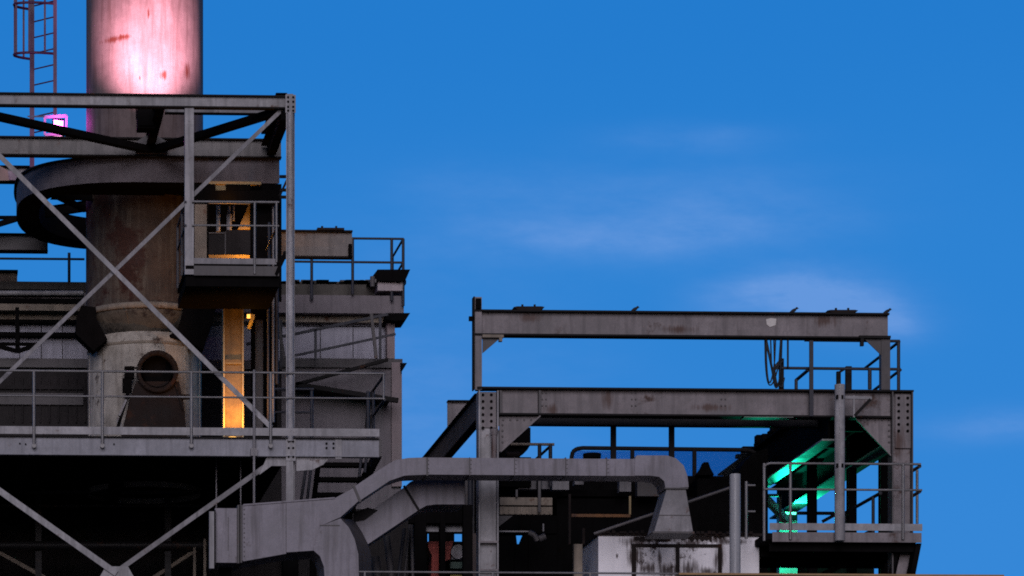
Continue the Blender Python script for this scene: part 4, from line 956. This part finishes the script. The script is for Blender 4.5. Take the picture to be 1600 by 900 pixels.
m = MB(); m.prism([(992, 717), (995, 711.5), (1042, 711.5), (1056, 716), (1068, 727), (1074, 743), (1076, 761), (1040, 763), (1038, 752), (1030, 745), (1015, 743), (992, 743)], YD - .02, .7); obj('end_elbow', m, DUCT, du)
m = MB()
A = [(1042, 763), (1071, 763), (1083, 832), (1022, 832)]; m.prism(A, YD + .0, .66); obj('outlet_spout', m, GREY, du)
m = MB(); m.bar(P(1038, 763, YD - .03), P(1075, 763, YD - .03), .03, .02); m.pbox(1020, 1085, 830, 833, YD - .03, .72); m.bar(P(1028, 805, YD - .005), P(1078, 805, YD - .005), .012, .012); obj('spout_flange', m, GREYD, du)
m = MB(); m.prism([(553, 813), (588, 792), (632, 761), (654, 797), (575, 850), (566, 832)], YD + .9, .9); obj('lower_branch', m, DUCT, du)
m = MB(); m.prism([(633, 760), (641, 753), (648, 750), (726, 750), (726, 788), (681, 788), (666, 790), (655, 796)], YD + .9, .9); obj('lower_branch', m, DUCT, du)
m = MB(); m.bar(P(631, 759, YD + .88), P(655, 798, YD + .88), .04, .035); m.prism([(553, 800), (575, 793), (590, 797), (570, 812), (553, 815)], YD + .86, .04); obj('seam_flange', m, FLANGE, du)
m = MB(); m.pbox(336, 371, 794, 879, YD + .1, .9); m.pbox(356, 357, 808, 860, YD + .09, .02, 1); obj('inlet_box', m, [DUCT, GREYD], du)
m = MB(); m.pbox(371, 374, 789, 880, YD - .01, .95); m.pbox(375.5, 378.5, 789, 879, YD - .01, 1.05); obj('inlet_flange', m, GREYD, du)
m = MB(); m.pbox(327, 334.5, 799, 888, YD - .05, .08); m.pbox(334.5, 337, 797, 882, YD - .02, 1.0, 1); obj('inlet_frame', m, [GREYL, FLANGE], du)
m = MB(); m.pbox(446.5, 447.5, 786, 863, YD - .006, .01); m.pbox(500, 531, 820, 821.5, YD - .04, .01); obj('seam', m, GREYD, du)
for px, w in ((352, .1), (730, .08)):
    m = MB(); q = P(px, 880, YD + .8); m.box(q.x - w, q.x + w, YD + .7, YD + .86, 0, P(px, 790 if px > 700 else 878, YD + .8).z); obj('support_leg', m, BLACK, du)

# ================================================================== TINTED WINDSCREEN behind
ws = thing('glazed_screen', 'blue tinted glass screen in a dark rounded frame behind the duct', 'screen', P(1040, 830, 71.5))
YV = 71.5
m = MB(); m.path([P(893, 760, YV), P(893, 715, YV), P(895, 706, YV), P(901, 701.5, YV), P(910, 700, YV), P(1168, 703, YV), P(1178, 706, YV), P(1185, 715, YV)], .04, 8)
for px in (988, 1085): m.bar(P(px, 702, YV), P(px, 760, YV), .07, .06)
obj('frame', m, FLANGE, ws)
for x0, x1 in ((896, 985), (991, 1082), (1088, 1180)):
    m = MB(); m.pbox(x0, x1, 704, 775, YV + .01, .008); obj('pane', m, GLASS, ws)
m = MB(); m.pbox(880, 1190, 742, 940, YV - .2, 1.2); obj('plinth', m, BLACK, ws)
# silhouettes of machinery on it
mc = thing('machine_top', 'black machine silhouette standing behind the tinted screen', 'machine', P(1105, 742, 71.1))
m = MB(); m.prism([(1088, 742), (1096, 731), (1100, 722), (1107, 722), (1110, 731), (1116, 742)], 71.0, .2); obj('casing', m, BLACK, mc)
m = MB(); m.tube(P(925, 716, 71.2), P(925, 742, 71.2), .12, 10); m.tube(P(925, 709, 71.2), P(925, 716, 71.2), .17, 10); obj('vent_cap', m, BLACK, mc)
hs = thing('black_shed', 'low black plant shed between the duct and the gantry girders', 'shed', (P(1130, 900, 70).x, 70.5, 0))
m = MB(); m.prism([(1089, 748), (1150, 748), (1160, 726), (1176, 708), (1200, 700), (1200, 905), (1089, 905)], 70.4, 1.0); obj('wall', m, BLACK, hs)
m = MB(); m.box(P(1089, 900, 70.4).x, P(1200, 900, 70.4).x, 70.4, 71.4, 0, P(1100, 904, 70.4).z); obj('base_wall', m, BLACK, hs)
m = MB(); qa, qb = P(1186, 866, 74.6), P(1366, 866, 74.6); m.box(qa.x, qb.x, 74.6, 74.8, 0, qa.z); obj('dark_back_panel', m, BLACK, hs)  # black panel added to darken the gap under the platform

# ================================================================== MIDDLE CLUTTER under the ducts
pr = thing('pipe_rack', 'dark pipe rack with tan channel beams under the long duct', 'pipe rack', (P(830, 900, 67.5).x, 67.5, 0))
def rbx(nm, px0, px1, py0, py1, Y, d, mt): m = MB(); m.pbox(px0, px1, py0, py1, Y, d); return obj(nm, m, mt, pr)
rbx('channel_beam', 781, 863, 777, 789, 67.3, .1, TAN); m = MB(); m.pbox(781, 863, 791.5, 803.5, 67.35, .1)
for k in range(9): m.pbox(786 + k * 9, 789 + k * 9, 792, 803, 67.33, .04)
obj('channel_beam', m, TAN, pr)
rbx('hanger', 841, 845, 750, 800, 67.2, .05, GREYD); rbx('hanger', 806, 809, 765, 776, 67.2, .05, GREYD)
m = MB(); m.prism([(779, 806), (801, 806), (779, 823)], 67.1, .03); obj('gusset_plate', m, GREYD, pr)
for x0, x1, y0, y1, mt in ((810, 838, 750, 764, GREY), (846, 859, 750, 764, GREY), (863, 889, 750, 765, GREYL), (898, 912, 751, 757, GREY), (968, 986, 751, 768, GREY), (996, 1030, 751, 775, GREYD)):
    rbx('cable_box', x0, x1, y0, y1, 68.6, .2, mt)
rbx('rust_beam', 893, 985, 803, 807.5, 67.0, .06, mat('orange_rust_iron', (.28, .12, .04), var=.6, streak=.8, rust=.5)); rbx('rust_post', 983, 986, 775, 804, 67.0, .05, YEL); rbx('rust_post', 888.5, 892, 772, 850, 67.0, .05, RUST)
rbx('post', 897, 910, 850, 905, 66.8, .12, TAN); rbx('rust_post', 910, 914, 825, 850, 66.8, .06, RUST); rbx('cross_bar', 780, 826, 829, 831, 66.9, .04, GREYL)
rbx('stub', 848, 850, 818, 830, 67.0, .03, GREYL)
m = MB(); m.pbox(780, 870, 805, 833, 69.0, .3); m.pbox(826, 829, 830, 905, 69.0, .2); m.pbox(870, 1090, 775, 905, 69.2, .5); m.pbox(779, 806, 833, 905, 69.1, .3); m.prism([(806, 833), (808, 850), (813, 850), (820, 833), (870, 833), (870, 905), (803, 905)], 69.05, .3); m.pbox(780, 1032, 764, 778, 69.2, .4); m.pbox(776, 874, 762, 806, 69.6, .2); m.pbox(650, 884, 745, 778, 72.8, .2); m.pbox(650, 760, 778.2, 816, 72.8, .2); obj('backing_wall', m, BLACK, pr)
m = MB(); m.path([P(826, 832, 67.6), P(835, 836, 67.6), P(840, 845, 67.6)], .05, 8); m.tube(P(842, 842, 67.6), P(852, 838, 67.6), .06, 8); obj('pipe_bend', m, GREYD, pr)
for px in (795, 860, 935, 1010):
    m = MB(); q = P(px, 900, 69.25); m.box(q.x - .1, q.x + .1, 69.2, 69.5, 0, P(px, 900, 69.25).z); obj('leg', m, BLACK, pr)
# small railing over the duct left of the screen
sr = thing('guardrail', 'short guardrail stub poking above the long duct near the left gantry column', 'guardrail', P(845, 720, 68.6))
m = MB(); m.tube(P(798, 694, 68.4), P(866, 694.5, 68.4), .026, 8); obj('rail', m, TAN, sr)
for px in (843, 860):
    m = MB(); m.tube(P(px, 694, 68.4), P(px, 760, 68.4), .035, 8); obj('post', m, DRAIL, sr)
m = MB(); m.tube(P(860, 697, 68.4), P(838, 717, 69.9), .025, 8); obj('return_rail', m, DRAIL, sr)
sp = thing('winch_drum', 'dark winch block behind the gantry knee plate, above the long duct', 'winch', P(808, 718, 68.2))
m = MB(); m.prism([(783, 668), (829, 668), (829, 695), (824, 703), (808, 714), (783, 714)], 68.5, .5); obj('casing', m, BLACK, sp)
m = MB(); m.tube(P(790, 711, 68.3), P(812, 711, 68.3), .06, 10); m.tube(P(790, 708, 68.25), P(792, 708, 68.25), .05, 8); obj('roller', m, RUST, sp)
m = MB(); m.pbox(783, 830, 714, 760, 68.45, .5); obj('pedestal', m, BLACK, sp)

# left middle: posts, red machine, panels
rm = thing('red_machine', 'rusty red machine half seen between dark posts under the duct', 'machine', P(700, 905, 69.5))
m = MB(); m.prism([(669, 846), (687, 846), (687, 905), (673, 905), (675, 868), (669, 856)], 69.4, .4); obj('casing', m, RED, rm)
m = MB(); m.prism([(694, 846), (709, 845), (704, 860), (703, 874), (696, 876)], 69.4, .4); obj('casing', m, RED, rm)
m = MB(); m.tube(P(716, 862, 69.3), P(716, 862, 69.7), .13, 16); m.pbox(706, 724, 862, 874, 69.4, .3); obj('flywheel', m, GREY, rm)
m = MB(); m.pbox(704, 722, 878, 888, 69.4, .2); obj('motor', m, mat('dull_green_paint', (.06, .10, .08)), rm)
m = MB(); m.pbox(704, 722, 898, 912, 69.4, .2); obj('guard', m, mat('dull_yellow_paint', (.3, .24, .05)), rm)
m = MB(); m.pbox(660, 730, 906, 925, 69.3, .8); obj('bed_plate', m, BLACK, rm)
fr = thing('equipment_frame', 'black post frame with pale sign panels under the lower duct branch', 'frame', (P(690, 900, 68.8).x, 68.8, 0))
for x0, x1, y0 in ((648, 666, 792), (688, 696, 792), (727, 741, 742)):
    m = MB(); a = P(x0, 900, 68.8); b = P(x1, 900, 68.8); m.box(a.x, b.x, 68.8, 69.0, 0, P(x0, y0, 68.8).z); obj('post', m, BLACK if x0 < 700 else GREYD, fr)
for x0, x1 in ((664, 692), (694, 729)):
    m = MB(); m.pbox(x0, x1, 815, 831, 69.05, .03); obj('panel', m, GREYL, fr)
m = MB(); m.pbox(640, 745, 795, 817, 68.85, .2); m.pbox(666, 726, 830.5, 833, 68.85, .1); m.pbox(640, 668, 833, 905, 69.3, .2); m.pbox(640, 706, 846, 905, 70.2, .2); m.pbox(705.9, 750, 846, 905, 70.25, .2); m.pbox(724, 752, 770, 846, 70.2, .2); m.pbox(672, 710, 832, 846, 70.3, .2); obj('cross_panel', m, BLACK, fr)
m = MB(); m.tube(P(735, 750, 68.2), P(735, 808, 68.2), .05, 10); obj('pipe', m, DRAIL, fr)
m = MB(); m.pbox(724, 745, 833, 905, 68.6, .1); obj('tan_post', m, mat('dim_brown_paint', (.12, .085, .075)), fr)
# leaning pipes under the lower branch
pb_ = thing('pipe_bundle', 'leaning dark pipes below the lower duct branch', 'pipes', P(625, 905, 67.5))
for a, b, mt, r in (((612, 905), (604, 838), GREYD, .06), ((622, 905), (632, 826), DRAIL, .03), ((632, 905), (640, 820), GREYD, .02), ((645, 905), (643, 820), GREYD, .03), ((590, 905), (586, 870), GREYD, .08)):
    m = MB(); m.tube(P(*a, 67.5), P(*b, 67.5), r, 8); obj('pipe', m, mt, pb_)
m = MB(); m.pbox(576, 648, 905, 925, 67.3, .8); obj('sleeper', m, BLACK, pb_)
# dark back wall closing the lower middle
bw = thing('rear_wall', 'black rear wall low behind the duct and stair', 'wall', (P(520, 900, 75.5).x, 75.5, 0))
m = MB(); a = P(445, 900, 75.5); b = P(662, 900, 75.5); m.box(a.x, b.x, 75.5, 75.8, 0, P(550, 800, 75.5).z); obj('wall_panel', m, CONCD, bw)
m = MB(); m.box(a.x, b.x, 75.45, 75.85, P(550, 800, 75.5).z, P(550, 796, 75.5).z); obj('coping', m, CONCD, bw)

# ================================================================== FRONT PARAPET AND RAIL at the bottom edge
pp = thing('parapet_wall', 'low parapet with coping coloured as if lit orange at the bottom right edge', 'parapet', (P(1300, 900, 62).x, 62, 0))
m = MB(); a = P(1060, 905, 62); b = P(1563, 905, 62); z1 = P(1310, 900, 62).z; m.box(a.x, b.x, 62, 62.3, 0, z1); obj('wall', m, GREYD, pp)
m = MB(); m.box(a.x, b.x + .05, 61.95, 62.35, z1, P(1310, 897, 62).z); obj('coping', m, OCHRE, pp)  # coping colour stands in for orange light
lr = thing('guardrail', 'low handrail along the bottom edge in front of the tank and gantry column', 'guardrail', P(840, 940, 64))
m = MB(); z = P(840, 895, 64).z; m.tube((P(560, 895, 64).x, 64, z), (P(1140, 895, 64).x, 64, z), .017, 8); obj('rail', m, RAIL, lr)
for px in (570, 770, 922, 1090):
    m = MB(); q = P(px, 895, 64); m.tube((q.x, 64, 0), (q.x, 64, z), .022, 8); obj('post', m, RAIL, lr)
